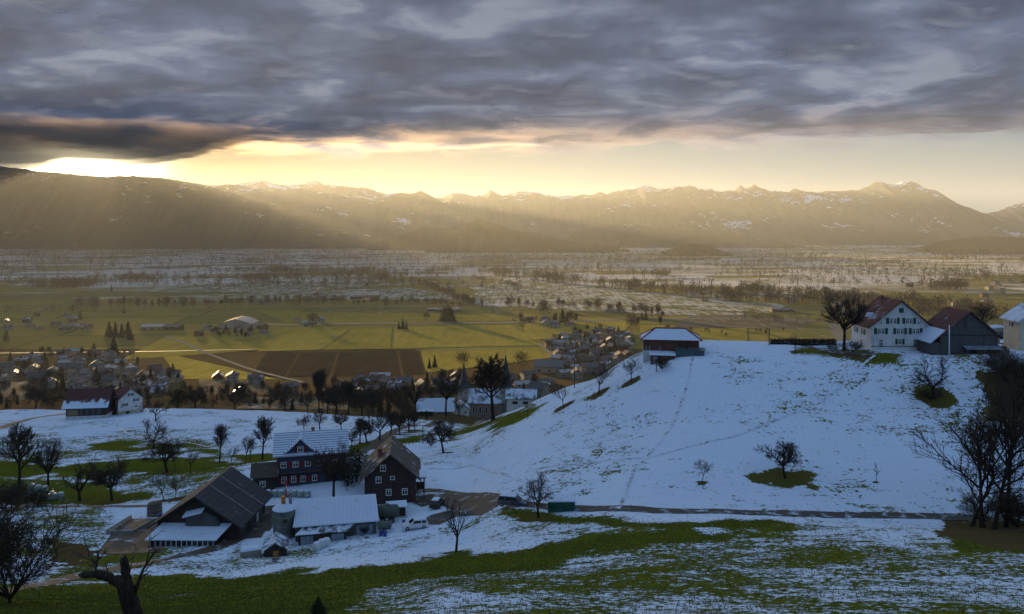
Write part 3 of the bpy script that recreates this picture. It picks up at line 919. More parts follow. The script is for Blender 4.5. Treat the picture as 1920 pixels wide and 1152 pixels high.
q = np.concatenate([q[:, ::-1], q + o_] + rims)
bank = ob('clouds', mesh_np('clouds', V, q, m, True), None, (0, 0, CZ + 765))
tag(bank, 'low ragged dark cloud sheet, added to shade the near slope, with the sun behind its far rim', 'cloud', kind='stuff')

# ------------------------------------------------------------------ bare trees
mat('bark', (0.052, 0.043, 0.034), (0.022, 0.018, 0.015), 9.0, 0.95, 0.1, stretch=(1, 1, 0.22), bump=0.12)
mat('twigs', (0.082, 0.062, 0.045), (0.050, 0.039, 0.030), 1.5, 0.95, 0.1)
mat('needles', (0.018, 0.028, 0.014), (0.030, 0.040, 0.018), 1.2, 0.95, 0.1)
mat('ivy', (0.024, 0.032, 0.012), (0.040, 0.044, 0.018), 1.5, 0.9, 0.2)


def tubes(brs, n):
    """list of (points, radii) -> verts, quads"""
    Vs, Fs = [], []
    base = 0
    ang = np.arange(n) * 2 * math.pi / n
    ca, sa = np.cos(ang), np.sin(ang)
    for P, r in brs:
        k = len(P)
        T = np.empty_like(P)
        T[1:-1] = P[2:] - P[:-2]; T[0] = P[1] - P[0]; T[-1] = P[-1] - P[-2]
        T /= np.linalg.norm(T, axis=1)[:, None] + 1e-9
        up = np.array([0.0, 0, 1]) if abs(T[0, 2]) < 0.9 else np.array([1.0, 0, 0])
        A = np.cross(T, up); A /= np.linalg.norm(A, axis=1)[:, None] + 1e-9
        B = np.cross(T, A)
        ring = P[:, None, :] + (A[:, None, :] * ca[None, :, None] + B[:, None, :] * sa[None, :, None]) * r[:, None, None]
        Vs.append(ring.reshape(-1, 3))
        i = np.arange(k * n).reshape(k, n)
        j = np.roll(i, -1, 1)
        Fs.append((np.stack([i[:-1], j[:-1], j[1:], i[1:]], -1).reshape(-1, 4)) + base)
        base += k * n
    return np.concatenate(Vs), np.concatenate(Fs)


#        height, trunk share, trunk r, limbs, limb angle, limb length, up-pull, children per level, ratio
TKIND = {
    'apple':       dict(h=6.5, tf=0.30, r=0.22, n=(7, 8, 8, 6), ang=(52, 48, 45), ll=0.62, up=0.10, ratio=(0.62, 0.55), wob=0.32),
    'apple_wide':  dict(h=8.0, tf=0.28, r=0.30, n=(7, 8, 8, 6), ang=(60, 48, 45), ll=0.66, up=0.07, ratio=(0.62, 0.52), wob=0.36),
    'apple_dense': dict(h=6.5, tf=0.36, r=0.24, n=(9, 9, 9, 7), ang=(54, 52, 48), ll=0.50, up=0.08, ratio=(0.62, 0.55), wob=0.34),
    'pear':        dict(h=12.0, tf=0.72, r=0.32, n=(14, 9, 9, 6), ang=(48, 46, 44), ll=0.36, up=0.14, ratio=(0.60, 0.52), wob=0.26),
    'pear_open':   dict(h=8.0, tf=0.34, r=0.22, n=(6, 6, 5, 3), ang=(30, 42, 42), ll=0.62, up=0.20, ratio=(0.50, 0.50), wob=0.20),
    'linden':      dict(h=14.0, tf=0.45, r=0.42, n=(12, 9, 9, 6), ang=(44, 42, 42), ll=0.52, up=0.12, ratio=(0.58, 0.52), wob=0.22),
    'poplar':      dict(h=20.0, tf=0.55, r=0.40, n=(16, 9, 7, 4), ang=(24, 28, 32), ll=0.48, up=0.26, ratio=(0.55, 0.5), wob=0.14),
    'young':       dict(h=5.0, tf=0.36, r=0.10, n=(7, 6, 6, 3), ang=(40, 42, 42), ll=0.55, up=0.14, ratio=(0.60, 0.55), wob=0.22),
    'sapling':     dict(h=3.6, tf=0.70, r=0.06, n=(7, 4, 3, 2), ang=(40, 40, 40), ll=0.30, up=0.12, ratio=(0.55, 0.5), wob=0.2),
    'pollard':     dict(h=8.5, tf=0.28, r=0.34, n=(7, 7, 7, 4), ang=(50, 40, 38), ll=0.58, up=0.22, ratio=(0.55, 0.5), wob=0.36),
    'wood':        dict(h=22.0, tf=0.62, r=0.34, n=(10, 8, 7, 4), ang=(40, 40, 40), ll=0.42, up=0.16, ratio=(0.56, 0.5), wob=0.22),
    'shrub':       dict(h=4.5, tf=0.08, r=0.10, n=(16, 8, 7, 4), ang=(42, 34, 34), ll=0.85, up=0.12, ratio=(0.6, 0.55), wob=0.2),
}


def make_tree(kind, seed):
    q = TKIND[kind]
    rg = np.random.RandomState(seed)
    H = q['h']
    big, fine = [], []

    def branch(level, p0, d, length, r0, r1, nseg):
        pts = [p0]; dd = d / np.linalg.norm(d)
        w_ = q['wob'] * (0.5 if level == 0 else 1.0)
        for i in range(nseg):
            dd = dd + rg.normal(0, w_ / math.sqrt(nseg) * 1.1, 3) * (0.35 if level == 0 else 1)
            dd[2] += q['up'] * (1.6 if level else 0.6) / nseg * 2
            if level >= 3: dd[2] -= 0.05
            dd /= np.linalg.norm(dd)
            pts.append(pts[-1] + dd * length / nseg)
        P = np.array(pts)
        rad = np.linspace(r0, r1, nseg + 1)
        (big if level <= 1 else fine).append((P, rad, level))
        return P, rad

    def pick_dir(T, ang):
        T = T / np.linalg.norm(T)
        a = np.cross(T, rg.normal(0, 1, 3)); a /= np.linalg.norm(a)
        th = R(ang * rg.uniform(0.7, 1.3))
        return T * math.cos(th) + a * math.sin(th)

    def grow(level, P, rad, length):
        if level > 3: return
        n = q['n'][level]
        n = max(2, int(n * rg.uniform(0.75, 1.25)))
        for i in range(n):
            lo = (0.42 if q['tf'] > 0.5 else 0.78) if level == 0 else 0.22
            f = lo + (1 - lo) * ((i + rg.uniform(0.2, 0.8)) / n)
            s = f * (len(P) - 1); j = min(int(s), len(P) - 2)
            p = P[j] + (P[j + 1] - P[j]) * (s - j)
            T = P[j + 1] - P[j]
            d = pick_dir(T, q['ang'][min(level, 2)])
            if level == 0:
                L = H * q['ll'] * rg.uniform(0.75, 1.15) * (1.0 - 0.45 * max(0, (f - lo) / (1 - lo)) if q['tf'] > 0.5 else 1)
                az = i * 2.4 + rg.uniform(-.4, .4); th = R(q['ang'][0] * rg.uniform(0.55, 1.25))
                d = np.array([math.cos(az) * math.sin(th), math.sin(az) * math.sin(th), math.cos(th)])
                r0 = q['r'] * 0.50 * rg.uniform(0.7, 1.1)
            else:
                L = length * q['ratio'][min(level - 1, 1)] * rg.uniform(0.6, 1.2) * (1.15 - 0.5 * f)
                r0 = rad[j] * 0.62
            r0 = max(r0, (0.05, 0.032, 0.022, 0.018)[min(level, 3)] * (H / 8) ** 0.5)
            r1 = max(r0 * (0.35 if level < 2 else 0.55), 0.010 * (H / 8) ** 0.5)
            PP, rr_ = branch(level + 1, p, d, L, r0, r1, (5, 5, 4, 3)[min(level + 1, 3)])
            grow(level + 1, PP, rr_, L)

    base = np.array([0, 0, -0.4])
    P, rad = branch(0, base, np.array([rg.normal(0, .05), rg.normal(0, .05), 1.0]), H * q['tf'] + 0.4, q['r'], q['r'] * (0.25 if q['tf'] > .5 else 0.62), 7)
    rad[0] *= 1.35
    grow(0, P, rad, H * q['tf'])
    V1, F1 = tubes([(p, r) for p, r, l in big], 6)
    l2 = [(p, r) for p, r, l in fine if l <= 2]; l3 = [(p, r) for p, r, l in fine if l > 2]
    V2, F2 = tubes(l2, 4); V3, F3 = tubes(l3, 3)
    top = max(V1[:, 2].max(), V3[:, 2].max())
    tm = mesh_np('trunk', V1, F1, MATS['bark'], True)
    cm = mesh_np('crown', np.concatenate([V2, V3]), np.concatenate([F2, F3 + len(V2)]), MATS['twigs'])
    return tm, cm, top


PROTO = {}


def proto(kind, v):
    if (kind, v) not in PROTO:
        PROTO[kind, v] = make_tree(kind, 100 + 17 * v + sum(map(ord, kind)))
    return PROTO[kind, v]


def put_tree(kind, v, loc, height, rz, label, group=None, wide=1.0, name='bare_tree', cat='tree', lean=(0, 0)):
    tm, cm, top = proto(kind, v)
    s = height / top
    r = thing(name, label, cat, loc, rz, group)
    r.scale = (s * wide, s * wide, s)
    r.rotation_euler = (lean[0], lean[1], rz)
    ob('trunk', tm, r)
    ob('crown', cm, r)
    return r


NV = {'apple': 2, 'apple_dense': 2, 'apple_wide': 2, 'pear': 2, 'linden': 2, 'young': 3, 'sapling': 1, 'pear_open': 1, 'pollard': 1, 'poplar': 1, 'wood': 3, 'shrub': 2}
rnd = random.Random(5)
ONES = 'first second third fourth fifth sixth seventh eighth ninth tenth eleventh twelfth thirteenth fourteenth fifteenth sixteenth seventeenth eighteenth nineteenth'.split()
TENS = {2: 'twent', 3: 'thirt', 4: 'fort', 5: 'fift'}


def nth(i):
    """0 -> first"""
    n = i + 1
    if n < 20: return ONES[n - 1]
    return TENS[n // 10] + ('ieth' if n % 10 == 0 else 'y-' + ONES[n % 10 - 1])


for i, (kd, px, py, h, wd, mr, lab) in enumerate(TREES):
    p = hit(px, py)
    put_tree(kd, i % NV[kd], p, h * p.y / F * 1.03, rnd.uniform(0, 6.28), lab, None, wd)
for i, (px, py, h) in enumerate(sorted(ROWT)):
    p = hit(px, py)
    put_tree(('apple', 'pear', 'apple_dense')[i % 3], i % 2, p, h * p.y / F, rnd.uniform(0, 6.28), nth(i) + ' bare fruit tree from the left in the row along the lane', 'fruit trees along the lane')
for i, (kd, px, py, h) in enumerate(sorted(EDGE, key=lambda q: q[1])):
    if py > 778:
        p = hit(px, py)
    elif px > 765:
        p = at(px, 372 + rnd.uniform(-14, 14))
    else:
        p = at(px, 338 + rnd.uniform(-6, 12))
    put_tree(kd, i % NV[kd], p, (py - h < 0) * 0 + (h + max(0, (HY + F * (CZ - p.z) / p.y) - py)) * p.y / F, rnd.uniform(0, 6.28),
             nth(i) + ' bare tree from the left in the belt along the terrace edge', 'trees along the terrace edge')

# the woodland clump at the right
for j, (px, py, h, kd, lab) in enumerate([
        (1842, 990, 235, 'wood', 'left stem of the tall bare clump at the right'),
        (1864, 994, 262, 'wood', 'thick middle stem of the tall bare clump at the right'),
        (1886, 990, 285, 'wood', 'tallest stem of the bare clump at the right'),
        (1940, 985, 320, 'wood', 'bare tree cut by the right frame edge'),
        (1822, 988, 165, 'wood', 'lower bare tree leaning out from the left side of the right clump')]):
    p = hit(px, py)
    put_tree(kd, j % 3, p, h * p.y / F, rnd.uniform(0, 6.28), lab, 'woodland clump at the right', (1.15, 1.0, 0.9, 0.8, 1.3)[j], lean=(0, R((-11, -7, -2, 2, -16)[j])))
for j, (px, py, h, wd, lab) in enumerate([
        (1840, 985, 70, 1.3, 'twiggy shrub at the foot of the right clump'), (1905, 992, 80, 1.3, 'twiggy shrub at the lower right frame edge'),
        (1885, 715, 62, 1.5, 'brushy thicket beside the lane under the right house'), (1912, 745, 70, 1.4, 'thicket at the right frame edge below the lane'),
        (1745, 752, 26, 2.2, 'low brush around the foot of the broad tree below the grey barn'),
        (1600, 662, 26, 1.6, 'shrub at the left corner of the white farmhouse'), (1560, 660, 18, 1.6, 'low shrub under the large round tree'),
        (30, 952, 46, 1.7, 'dark brush below the left field row'), (5, 958, 60, 1.7, 'brush at the left frame edge beside the track'), (70, 948, 30, 1.8, 'low brush before the wrapped bales'),
        (516, 1056, 12, 1.6, 'small shrub on the bank below the trough'), (684, 1003, 20, 1.3, 'small snowy shrub before the white shed doors'),
        (808, 838, 22, 1.2, 'small shrub left of the bushy tree'), (1240, 694, 26, 1.4, 'little bush beside the wooden frame'), (497, 905, 26, 1.1, 'reddish shrub beside the shed of the blue house')]):
    p = hit(px, py)
    put_tree('shrub', j % 2, p, h * p.y / F, rnd.uniform(0, 6.28), lab, None, wd, 'bare_shrub', 'shrub')
# dense near shrub at the left frame edge
for j, (px, D, h, wd, lab) in enumerate([(18, 66, 8.2, 1.25, 'big dense bare shrub filling the lower left frame edge'), (-70, 60, 8.5, 1.2, 'dense shrub behind the lower left frame edge')]):
    p = at(px, D)
    put_tree('shrub', j % 2, p, h, 1.3 + j, lab, None, wd, 'bare_shrub', 'shrub')
put_tree('wood', 1, at(1838, 205), 9.5, 2.0, 'spreading bare tree behind the grey barn', None, 1.5)


# ------------------------------------------------------------------ evergreens
def conifer_mesh(h, r, seed, n=900):
    """drooping sprays of needles spread through a ragged cone"""
    rg = np.random.RandomState(seed)
    f = rg.rand(n) ** 1.35
    a = rg.uniform(0, 2 * math.pi, n)
    lob = 0.72 + 0.28 * np.sin(a * 3 + seed) * np.sin(f * 9 + seed) + rg.uniform(-.18, .18, n)
    rr_ = r * (1 - f) ** 0.8 * lob * rg.rand(n) ** 0.35
    z = h * (0.06 + 0.93 * f)
    P = np.stack([np.cos(a) * rr_, np.sin(a) * rr_, z], 1)
    o = np.stack([np.cos(a), np.sin(a), np.full(n, -.45)], 1) + rg.normal(0, .25, (n, 3))
    s_ = np.cross(o, np.array([0, 0, 1.0])) + rg.normal(0, .25, (n, 3)); s_ /= np.linalg.norm(s_, axis=1)[:, None]
    L = (0.35 + .65 * (1 - f))[:, None] * h * .10; w_ = h * .028
    V = np.stack([P - o * L * .4, P + s_ * w_, P + o * L, P - s_ * w_], 1).reshape(-1, 3)
    tip = np.array([[0.04, 0, h * .9], [-.04, .03, h * .9], [0, -.04, h * .9], [0, 0, h * 1.03]])
    V = np.concatenate([V, tip])
    k = 4 * n
    return mesh_np('crown', V, [tuple(q) for q in np.arange(k).reshape(n, 4)] + [(k, k + 1, k + 3), (k + 1, k + 2, k + 3), (k + 2, k, k + 3)], MATS['needles'])


CON = [conifer_mesh(10, 2.6, 1), conifer_mesh(10, 1.9, 2), conifer_mesh(10, 3.3, 3)]
CTR = MB().tube([(0, 0, -0.5), (0, 0, 4.5)], [0.3, 0.16], 7).mesh('trunk', MATS['bark'], True)


def put_conifer(loc, h, v, label, group=None, wide=1.0):
    r = thing('conifer_tree', label, 'conifer', loc, v * 2.1, group)
    r.scale = (h / 10 * wide, h / 10 * wide, h / 10)
    ob('trunk', CTR, r); ob('crown', CON[v % 3], r)
    return r


def leafy_mesh(name, seed, n, a, b, c, size, m):
    """many small leaf faces spread through an uneven volume"""
    rg = np.random.RandomState(seed)
    d = rg.normal(0, 1, (n, 3)); d /= np.linalg.norm(d, axis=1)[:, None]
    lump = 0.75 + 0.5 * fbm(d[:, 0] * 2.2 + 9, d[:, 1] * 2.2 + d[:, 2] * 1.7 + 9, 3)
    P = d * (rg.rand(n) ** 0.4 * lump)[:, None] * np.array([a, b, c])
    u = rg.normal(0, 1, (n, 3)); u /= np.linalg.norm(u, axis=1)[:, None]
    w_ = np.cross(u, rg.normal(0, 1, (n, 3))); w_ /= np.linalg.norm(w_, axis=1)[:, None]
    s = size * rg.uniform(0.6, 1.3, n)[:, None]
    V = np.stack([P - u * s, P + w_ * s * 0.55, P + u * s, P - w_ * s * 0.55], 1).reshape(-1, 3)
    return mesh_np(name, V, np.arange(n * 4).reshape(n, 4), MATS[m])


SH = leafy_mesh('crown', 4, 1500, 1.0, 1.0, 1.1, 0.085, 'ivy')
STEM = MB().tube([(0, 0, -1.3), (0.02, 0, -0.4), (0.05, 0.03, 0.6)], [0.10, 0.08, 0.03], 6).tube([(0, 0, -0.6), (0.3, 0.1, 0.2)], [0.05, 0.02], 5).tube([(0, 0, -0.7), (-0.3, -0.1, 0.1)], [0.05, 0.02], 5).mesh('trunk', MATS['bark'], True)


def evergreen(loc, w_, h, label, name='evergreen_shrub', cat='shrub', group=None):
    r = thing(name, label, cat, loc, loc[0], group)
    ob('trunk', STEM, r, (0, 0, h * 0.5), 0, (w_ / 2, w_ / 2, h / 2.2))
    ob('crown', SH, r, (0, 0, h * 0.52), 0, (w_ / 2, w_ / 2, h / 2.2))
    return r


p = hit(668, 905); evergreen(p, 4.6, 6.6, 'dark evergreen shrub between the blue house and the brown house')
p = hit(652, 912); evergreen(p, 3.2, 4.2, 'lower evergreen shrub against the right end of the blue house')
evergreen(at(333, 336), 6.0, 8.5, 'small round evergreen tree on the terrace edge', 'evergreen_tree', 'tree')
evergreen(at(713, 345), 3.4, 5.5, 'left one of two clipped evergreens before the church', 'evergreen_tree', 'tree')
evergreen(at(729, 345), 2.6, 7.0, 'slim right one of two clipped evergreens before the church', 'evergreen_tree', 'tree')
evergreen(hit(1905, 735), 5.0, 6.0, 'ivy-covered dark tree at the right frame edge below the lane', 'evergreen_tree', 'tree')
evergreen(hit(1898, 985), 3.4, 5.0, 'ivy-clad undergrowth between the stems of the right clump')
put_conifer(at(596, 50), 1.25, 2, 'small dark conifer tip at the bottom frame edge', None, 1.6)
evergreen(hit(800, 790), 1.8, 4.6, 'narrow dark evergreen beside the lane bend')


# ------------------------------------------------------------------ broken old tree in the near left corner
def snag():
    p = at(238, 40)
    px = 40 / F
    r = thing('dead_tree', 'broken old fruit tree with two sawn stubs and thin shoots at the lower left', 'tree', p)
    zc = lambda row: CZ - (row - HY) * px - p.z
    xx = lambda c: (c - 238) * px
    rg = np.random.RandomState(3)

    def q(*pts): return [Vector((xx(a), b, zc(c))) for a, b, c in pts]
    def knobbly(pts, rad, n=10):
        pp, rr2 = [], []
        for i in range(len(pts) - 1):
            for k in range(4):
                f = k / 4
                pp.append(pts[i].lerp(pts[i + 1], f) + Vector(rg.normal(0, .018, 3))); rr2.append((rad[i] * (1 - f) + rad[i + 1] * f) * rg.uniform(.86, 1.12))
        pp.append(pts[-1]); rr2.append(rad[-1] * .8)
        b = MB().tube(pp, rr2, n)
        # splintered end
        for k in range(n):
            v = b.v[-n + k]; d = (pts[-1] - pts[-2]).normalized() * rg.uniform(-.12, .16)
            b.v[-n + k] = (v[0] + d.x, v[1] + d.y, v[2] + d.z)
        return b
    knobbly([Vector((0.15, 0, -0.5))] + q((250, 0, 1152), (240, 0.05, 1118), (233, 0.08, 1096)), [0.62, 0.46, 0.44, 0.40]).build('trunk', MATS['bark'], r, smooth=True)
    knobbly(q((236, 0.08, 1104), (226, 0.0, 1092), (214, -.1, 1085), (200, -.15, 1077), (185, -.2, 1073), (157, -.2, 1075)), [0.36, 0.30, 0.24, 0.21, 0.20, 0.17]).build('limb', MATS['bark'], r, smooth=True)
    knobbly(q((238, 0.1, 1105), (234, 0.15, 1088), (232, 0.15, 1062), (229, 0.15, 1047)), [0.34, 0.25, 0.22, 0.17]).build('limb', MATS['bark'], r, smooth=True)
    MB().tube(q((250, 0.1, 1112), (256, 0.2, 1095), (262, 0.3, 1075), (272, 0.4, 1058), (284, 0.5, 1040)), [0.16, 0.09, 0.07, 0.06, 0.04], 6).build('limb', MATS['bark'], r, smooth=True)
    brs = []

    def shoot(p0, d, L, r0, n=5, lev=0):
        pts = [np.array(p0)]; d = np.array(d, float); d /= np.linalg.norm(d)
        for i in range(n):
            d = d + rg.normal(0, .22, 3); d[2] += 0.10; d /= np.linalg.norm(d)
            pts.append(pts[-1] + d * L / n)
        brs.append((np.array(pts), np.linspace(r0, r0 * .35, n + 1)))
        if lev < 2:
            for k in range(3 if lev == 0 else 2):
                j = rg.randint(1, n)
                dd = np.cross(d, rg.normal(0, 1, 3)); dd /= np.linalg.norm(dd)
                shoot(pts[j], d * 0.5 + dd * 0.9, L * rg.uniform(.35, .6), r0 * .55, 4, lev + 1)
    for (c, row, dx_, dz_, L, r0) in [(182, 1072, -.1, 1, 1.1, .07), (182, 1056, -1, .8, 1.2, .05), (183, 1050, 1, .5, 1.0, .05), (186, 1045, .1, 1, 1.2, .035), (178, 1050, -.5, 1, 1.3, .035),
                                      (272, 1058, .3, 1, 1.5, .04), (284, 1040, .5, .8, 1.3, .03), (262, 1078, 1, .5, 1.5, .035), (240, 1085, .5, 1, 1.3, .03), (258, 1092, 1, .25, 1.3, .035), (205, 1078, 0, 1, .9, .03), (235, 1062, .8, .9, 1.0, .025)]:
        shoot((xx(c), 0.1 if c > 220 else -.15, zc(row)), (dx_, rg.uniform(-.4, .4), dz_), L, r0)
    V, Fq = tubes(brs, 5)
    ob('crown', mesh_np('crown', V, Fq, MATS['twigs']), r)


snag()

# ------------------------------------------------------------------ buildings
mat('render_white', (0.70, 0.70, 0.68), (0.60, 0.60, 0.58), 0.6, 0.9)
mat('render_cream', (0.62, 0.56, 0.44), (0.52, 0.46, 0.36), 0.6, 0.9)
mat('render_beige', (0.50, 0.42, 0.30), (0.42, 0.35, 0.26), 0.6, 0.9)
mat('render_pink', (0.52, 0.30, 0.21), (0.44, 0.25, 0.18), 0.6, 0.9)
mat('plinth_white', (0.62, 0.63, 0.64), (0.48, 0.48, 0.48), 0.8, 0.9)
mat('plinth_sand', (0.46, 0.41, 0.28), (0.36, 0.32, 0.23), 0.8, 0.9)
mat('slate_blue', (0.060, 0.075, 0.115), (0.042, 0.054, 0.085), 3.0, 0.7, stretch=(1, 1, 4), bump=0.02)
mat('brown_shingle', (0.062, 0.040, 0.034), (0.040, 0.027, 0.024), 3.0, 0.8, stretch=(1, 1, 4), bump=0.02)
mat('dark_wood', (0.058, 0.044, 0.036), (0.034, 0.027, 0.023), 2.2, 0.85, stretch=(6, 6, 0.3), bump=0.03)
mat('grey_wood', (0.110, 0.108, 0.108), (0.070, 0.070, 0.072), 2.2, 0.9, stretch=(6, 6, 0.3), bump=0.03)
mat('red_wood', (0.155, 0.066, 0.040), (0.095, 0.042, 0.028), 2.2, 0.85, stretch=(6, 6, 0.3), bump=0.03)
mat('tan_wood', (0.30, 0.20, 0.11), (0.22, 0.15, 0.085), 2.2, 0.85, stretch=(1, 1, 6), bump=0.03)
mat('orange_door', (0.42, 0.20, 0.07), (0.30, 0.14, 0.05), 2.0, 0.8)
mat('red_paint', (0.26, 0.022, 0.022), (0.18, 0.018, 0.018), 2.0, 0.6)
mat('wine_paint', (0.16, 0.030, 0.035), (0.11, 0.022, 0.026), 2.0, 0.6)
mat('green_paint', (0.040, 0.085, 0.060), (0.030, 0.065, 0.046), 2.0, 0.6)
mat('frame_white', (0.78, 0.78, 0.77), (0.66, 0.66, 0.66), 2.0, 0.6)
mat('metal_grey', (0.32, 0.34, 0.36), (0.24, 0.25, 0.27), 1.5, 0.45, 0.5, 0.6)
mat('sheet_blue', (0.24, 0.29, 0.36), (0.18, 0.22, 0.28), 1.0, 0.6)
mat('concrete', (0.32, 0.30, 0.27), (0.23, 0.215, 0.19), 0.8, 0.9, bump=0.02)
mat('brick_red', (0.24, 0.11, 0.075), (0.17, 0.08, 0.055), 3.0, 0.9)
m, t = new_mat('window_glass')
finish(t, (0.018, 0.022, 0.028), 0.08, None, 0.02, 0.6)
snow_mat('roof_slate_snow', (0.045, 0.055, 0.08), (0.065, 0.075, 0.10), 0.95, 0.35, 0.34)
snow_mat('roof_brown', (0.085, 0.062, 0.050), (0.060, 0.046, 0.040), 0.30, 0.5, None)
snow_mat('roof_barn_dark', (0.034, 0.034, 0.038), (0.055, 0.052, 0.054), 0.20, 0.6, None)
snow_mat('roof_red', (0.15, 0.045, 0.030), (0.085, 0.028, 0.022), 0.30, 0.35, None)
snow_mat('roof_red_barn', (0.14, 0.045, 0.032), (0.075, 0.028, 0.024), 0.28, 0.3, None)
snow_mat('roof_wine', (0.15, 0.035, 0.030), (0.09, 0.026, 0.024), 0.20, 0.6, None)
snow_mat('roof_wine_snow', (0.13, 0.040, 0.036), (0.07, 0.030, 0.028), 0.50, 0.5, None, grad=('Z', 9.0, 4.5))
snow_mat('roof_full_snow', (0.15, 0.15, 0.17), (0.10, 0.105, 0.12), 0.80, 0.7, None)
snow_mat('roof_sheet_snow', (0.24, 0.27, 0.32), (0.15, 0.17, 0.21), 0.80, 0.5, None, seam=0.42)
snow_mat('roof_church', (0.050, 0.058, 0.075), (0.075, 0.085, 0.10), 0.62, 0.25, None)
mat('spire_slate', (0.040, 0.048, 0.058), (0.060, 0.066, 0.075), 2.0, 0.6)
mat('roof_rust', (0.13, 0.065, 0.04), (0.09, 0.05, 0.034), 1.0, 0.85)

WCACHE = {}


def wmesh(kind, w_, h_, cross=True):
    """window pane, frame or shutter mesh; lies in the x-z plane facing -y, centred"""
    k = (kind, round(w_, 2), round(h_, 2), cross)
    if k in WCACHE:
        return WCACHE[k]
    b = MB()
    if kind == 'window':
        b.box(-w_ / 2, w_ / 2, -0.03, 0.05, -h_ / 2, h_ / 2); m_ = 'window_glass'
    elif kind == 'frame':
        f = 0.08
        for x0, x1, z0, z1 in ((-w_ / 2 - .04, -w_ / 2 + f, -h_ / 2 - .04, h_ / 2 + .04), (w_ / 2 - f, w_ / 2 + .04, -h_ / 2 - .04, h_ / 2 + .04), (-w_ / 2 + f, w_ / 2 - f, h_ / 2 - f, h_ / 2 + .04), (-w_ / 2 + f, w_ / 2 - f, -h_ / 2 - .04, -h_ / 2 + f)):
            b.box(x0, x1, -0.10, 0.04, z0, z1)
        if cross:
            b.box(-0.05, 0.05, -0.085, 0.03, -h_ / 2 + f, h_ / 2 - f)
            b.box(-w_ / 2 + f, -0.05, -0.08, 0.03, h_ * .12, h_ * .12 + .07)
            b.box(0.05, w_ / 2 - f, -0.08, 0.03, h_ * .12, h_ * .12 + .07)
        m_ = 'frame_white'
    else:
        b.box(-w_ / 2, w_ / 2, -0.09, -0.015, -h_ / 2, h_ / 2)
        for i in range(3):
            z = -h_ / 2 + h_ * (i + .2) / 3
            b.box(-w_ / 2 + .08, w_ / 2 - .08, -0.12, -0.088, z, z + h_ * .2)
        m_ = kind
    WCACHE[k] = b.mesh('shutter' if kind not in ('window', 'frame') else kind, MATS[m_])
    return WCACHE[k]


def face_xf(root, face, u, z):
    w_, l_ = root['_w'], root['_l']
    if face == 'f': return (u, -l_ / 2, z), 0.0
    if face == 'b': return (-u, l_ / 2, z), math.pi
    if face == 'r': return (w_ / 2, u, z), math.pi / 2
    return (-w_ / 2, -u, z), -math.pi / 2


def window(root, face, u, z, w_=0.95, h_=1.25, shut=None, cross=True):
    loc, rz = face_xf(root, face, u, z)
    o = ob('window', wmesh('window', w_, h_), root, loc, rz)
    ob('frame', wmesh('frame', w_, h_, cross), o)
    if shut:
        for s in (-1, 1):
            c, sn = math.cos(rz), math.sin(rz)
            d = s * (w_ / 2 + 0.06 + 0.26)
            ob('shutter', wmesh(shut, 0.48, h_ + .06), root, (loc[0] + d * c, loc[1] + d * sn, loc[2]), rz)
    return o


def door(root, face, u, z0, w_, h_, mname):
    loc, rz = face_xf(root, face, u, z0)
    o = MB().box(-w_ / 2, w_ / 2, -0.07, 0.05, 0, h_).box(-w_ / 2 + .12, w_ / 2 - .12, -0.09, -0.069, h_ * .1, h_ * .48).box(-w_ / 2 + .12, w_ / 2 - .12, -0.09, -0.069, h_ * .55, h_ * .93).build('door', MATS[mname], root, loc, rz)
    MB().box(w_ / 2 - .16, w_ / 2 - .08, -0.14, -0.07, h_ * .48, h_ * .53).build('handle', MATS['metal_grey'], o)
    return o


def roof_mesh(w_, l_, h, rise, ov, th, courses=0, ovy=None, flare=0.0):
    """gable roof, ridge along y"""
    b = MB(); ovy = ov if ovy is None else ovy
    s = rise / (w_ / 2); y = l_ / 2 + ovy
    n = max(1, courses)
    for sg in (-1, 1):
        xe = w_ / 2 + ov
        for i in range(n):
            a0, a1 = i / n, (i + 1) / n
            x0, x1 = xe * (1 - a0), xe * (1 - a1)
            fz = lambda x: h + rise - s * x + flare * max(0, x / xe - .6) ** 2 * 6
            z0, z1 = fz(x0) + 0.03, fz(x1) + 0.03
            lift = 0.05 if courses else 0.0
            q = [(sg * x0, -y, z0), (sg * x1, -y, z1), (sg * x1, y, z1), (sg * x0, y, z0)]
            tq = [(sg * x0, -y, z0 + th + lift), (sg * x1, -y, z1 + th), (sg * x1, y, z1 + th), (sg * x0, y, z0 + th + lift)]
            if sg < 0:
                q.reverse(); tq.reverse()
            b.hexa(q + tq)
    return b


def wall_mesh(w_, l_, h, rise, z0=0.0, foot=3.0):
    b = MB()
    x, y = w_ / 2, l_ / 2
    ring = [(-x, -y, -foot if z0 == 0 else z0), (x, -y, -foot if z0 == 0 else z0), (x, -y, h), (0, -y, h + rise), (-x, -y, h)]
    return b.prism(ring[::-1], (0, l_, 0))


def house(name, label, cat, loc, rz, w_, l_, h, rise, wallm, roofm, ov=0.7, th=0.22, group=None, courses=0, plinth=None, ovy=None, flare=0.0):
    r = thing(name, label, cat, loc, rz, group)
    r['_w'] = w_; r['_l'] = l_
    wall_mesh(w_, l_, h, rise).build('wall', MATS[wallm], r)
    roof_mesh(w_, l_, h, rise, ov, th, courses, ovy, flare).build('roof', MATS[roofm], r)
    if plinth:
        ph, pm = plinth
        MB().box(-w_ / 2 - .04, w_ / 2 + .04, -l_ / 2 - .04, l_ / 2 + .04, -3.0, ph).build('plinth', MATS[pm], r)
    return r


def chimney(root, x, y, z, h=1.4, mname='brick_red', s=0.6):
    b = MB().box(x - s / 2, x + s / 2, y - s / 2, y + s / 2, z - 1.6, z + h).box(x - s / 2 - .09, x + s / 2 + .09, y - s / 2 - .09, y + s / 2 + .09, z + h, z + h + .14)
    return b.build('chimney', MATS[mname], root)


def clean():
    for o in bpy.data.objects:
        for k in ('_w', '_l'):
            if k in o.keys():
                del o[k]


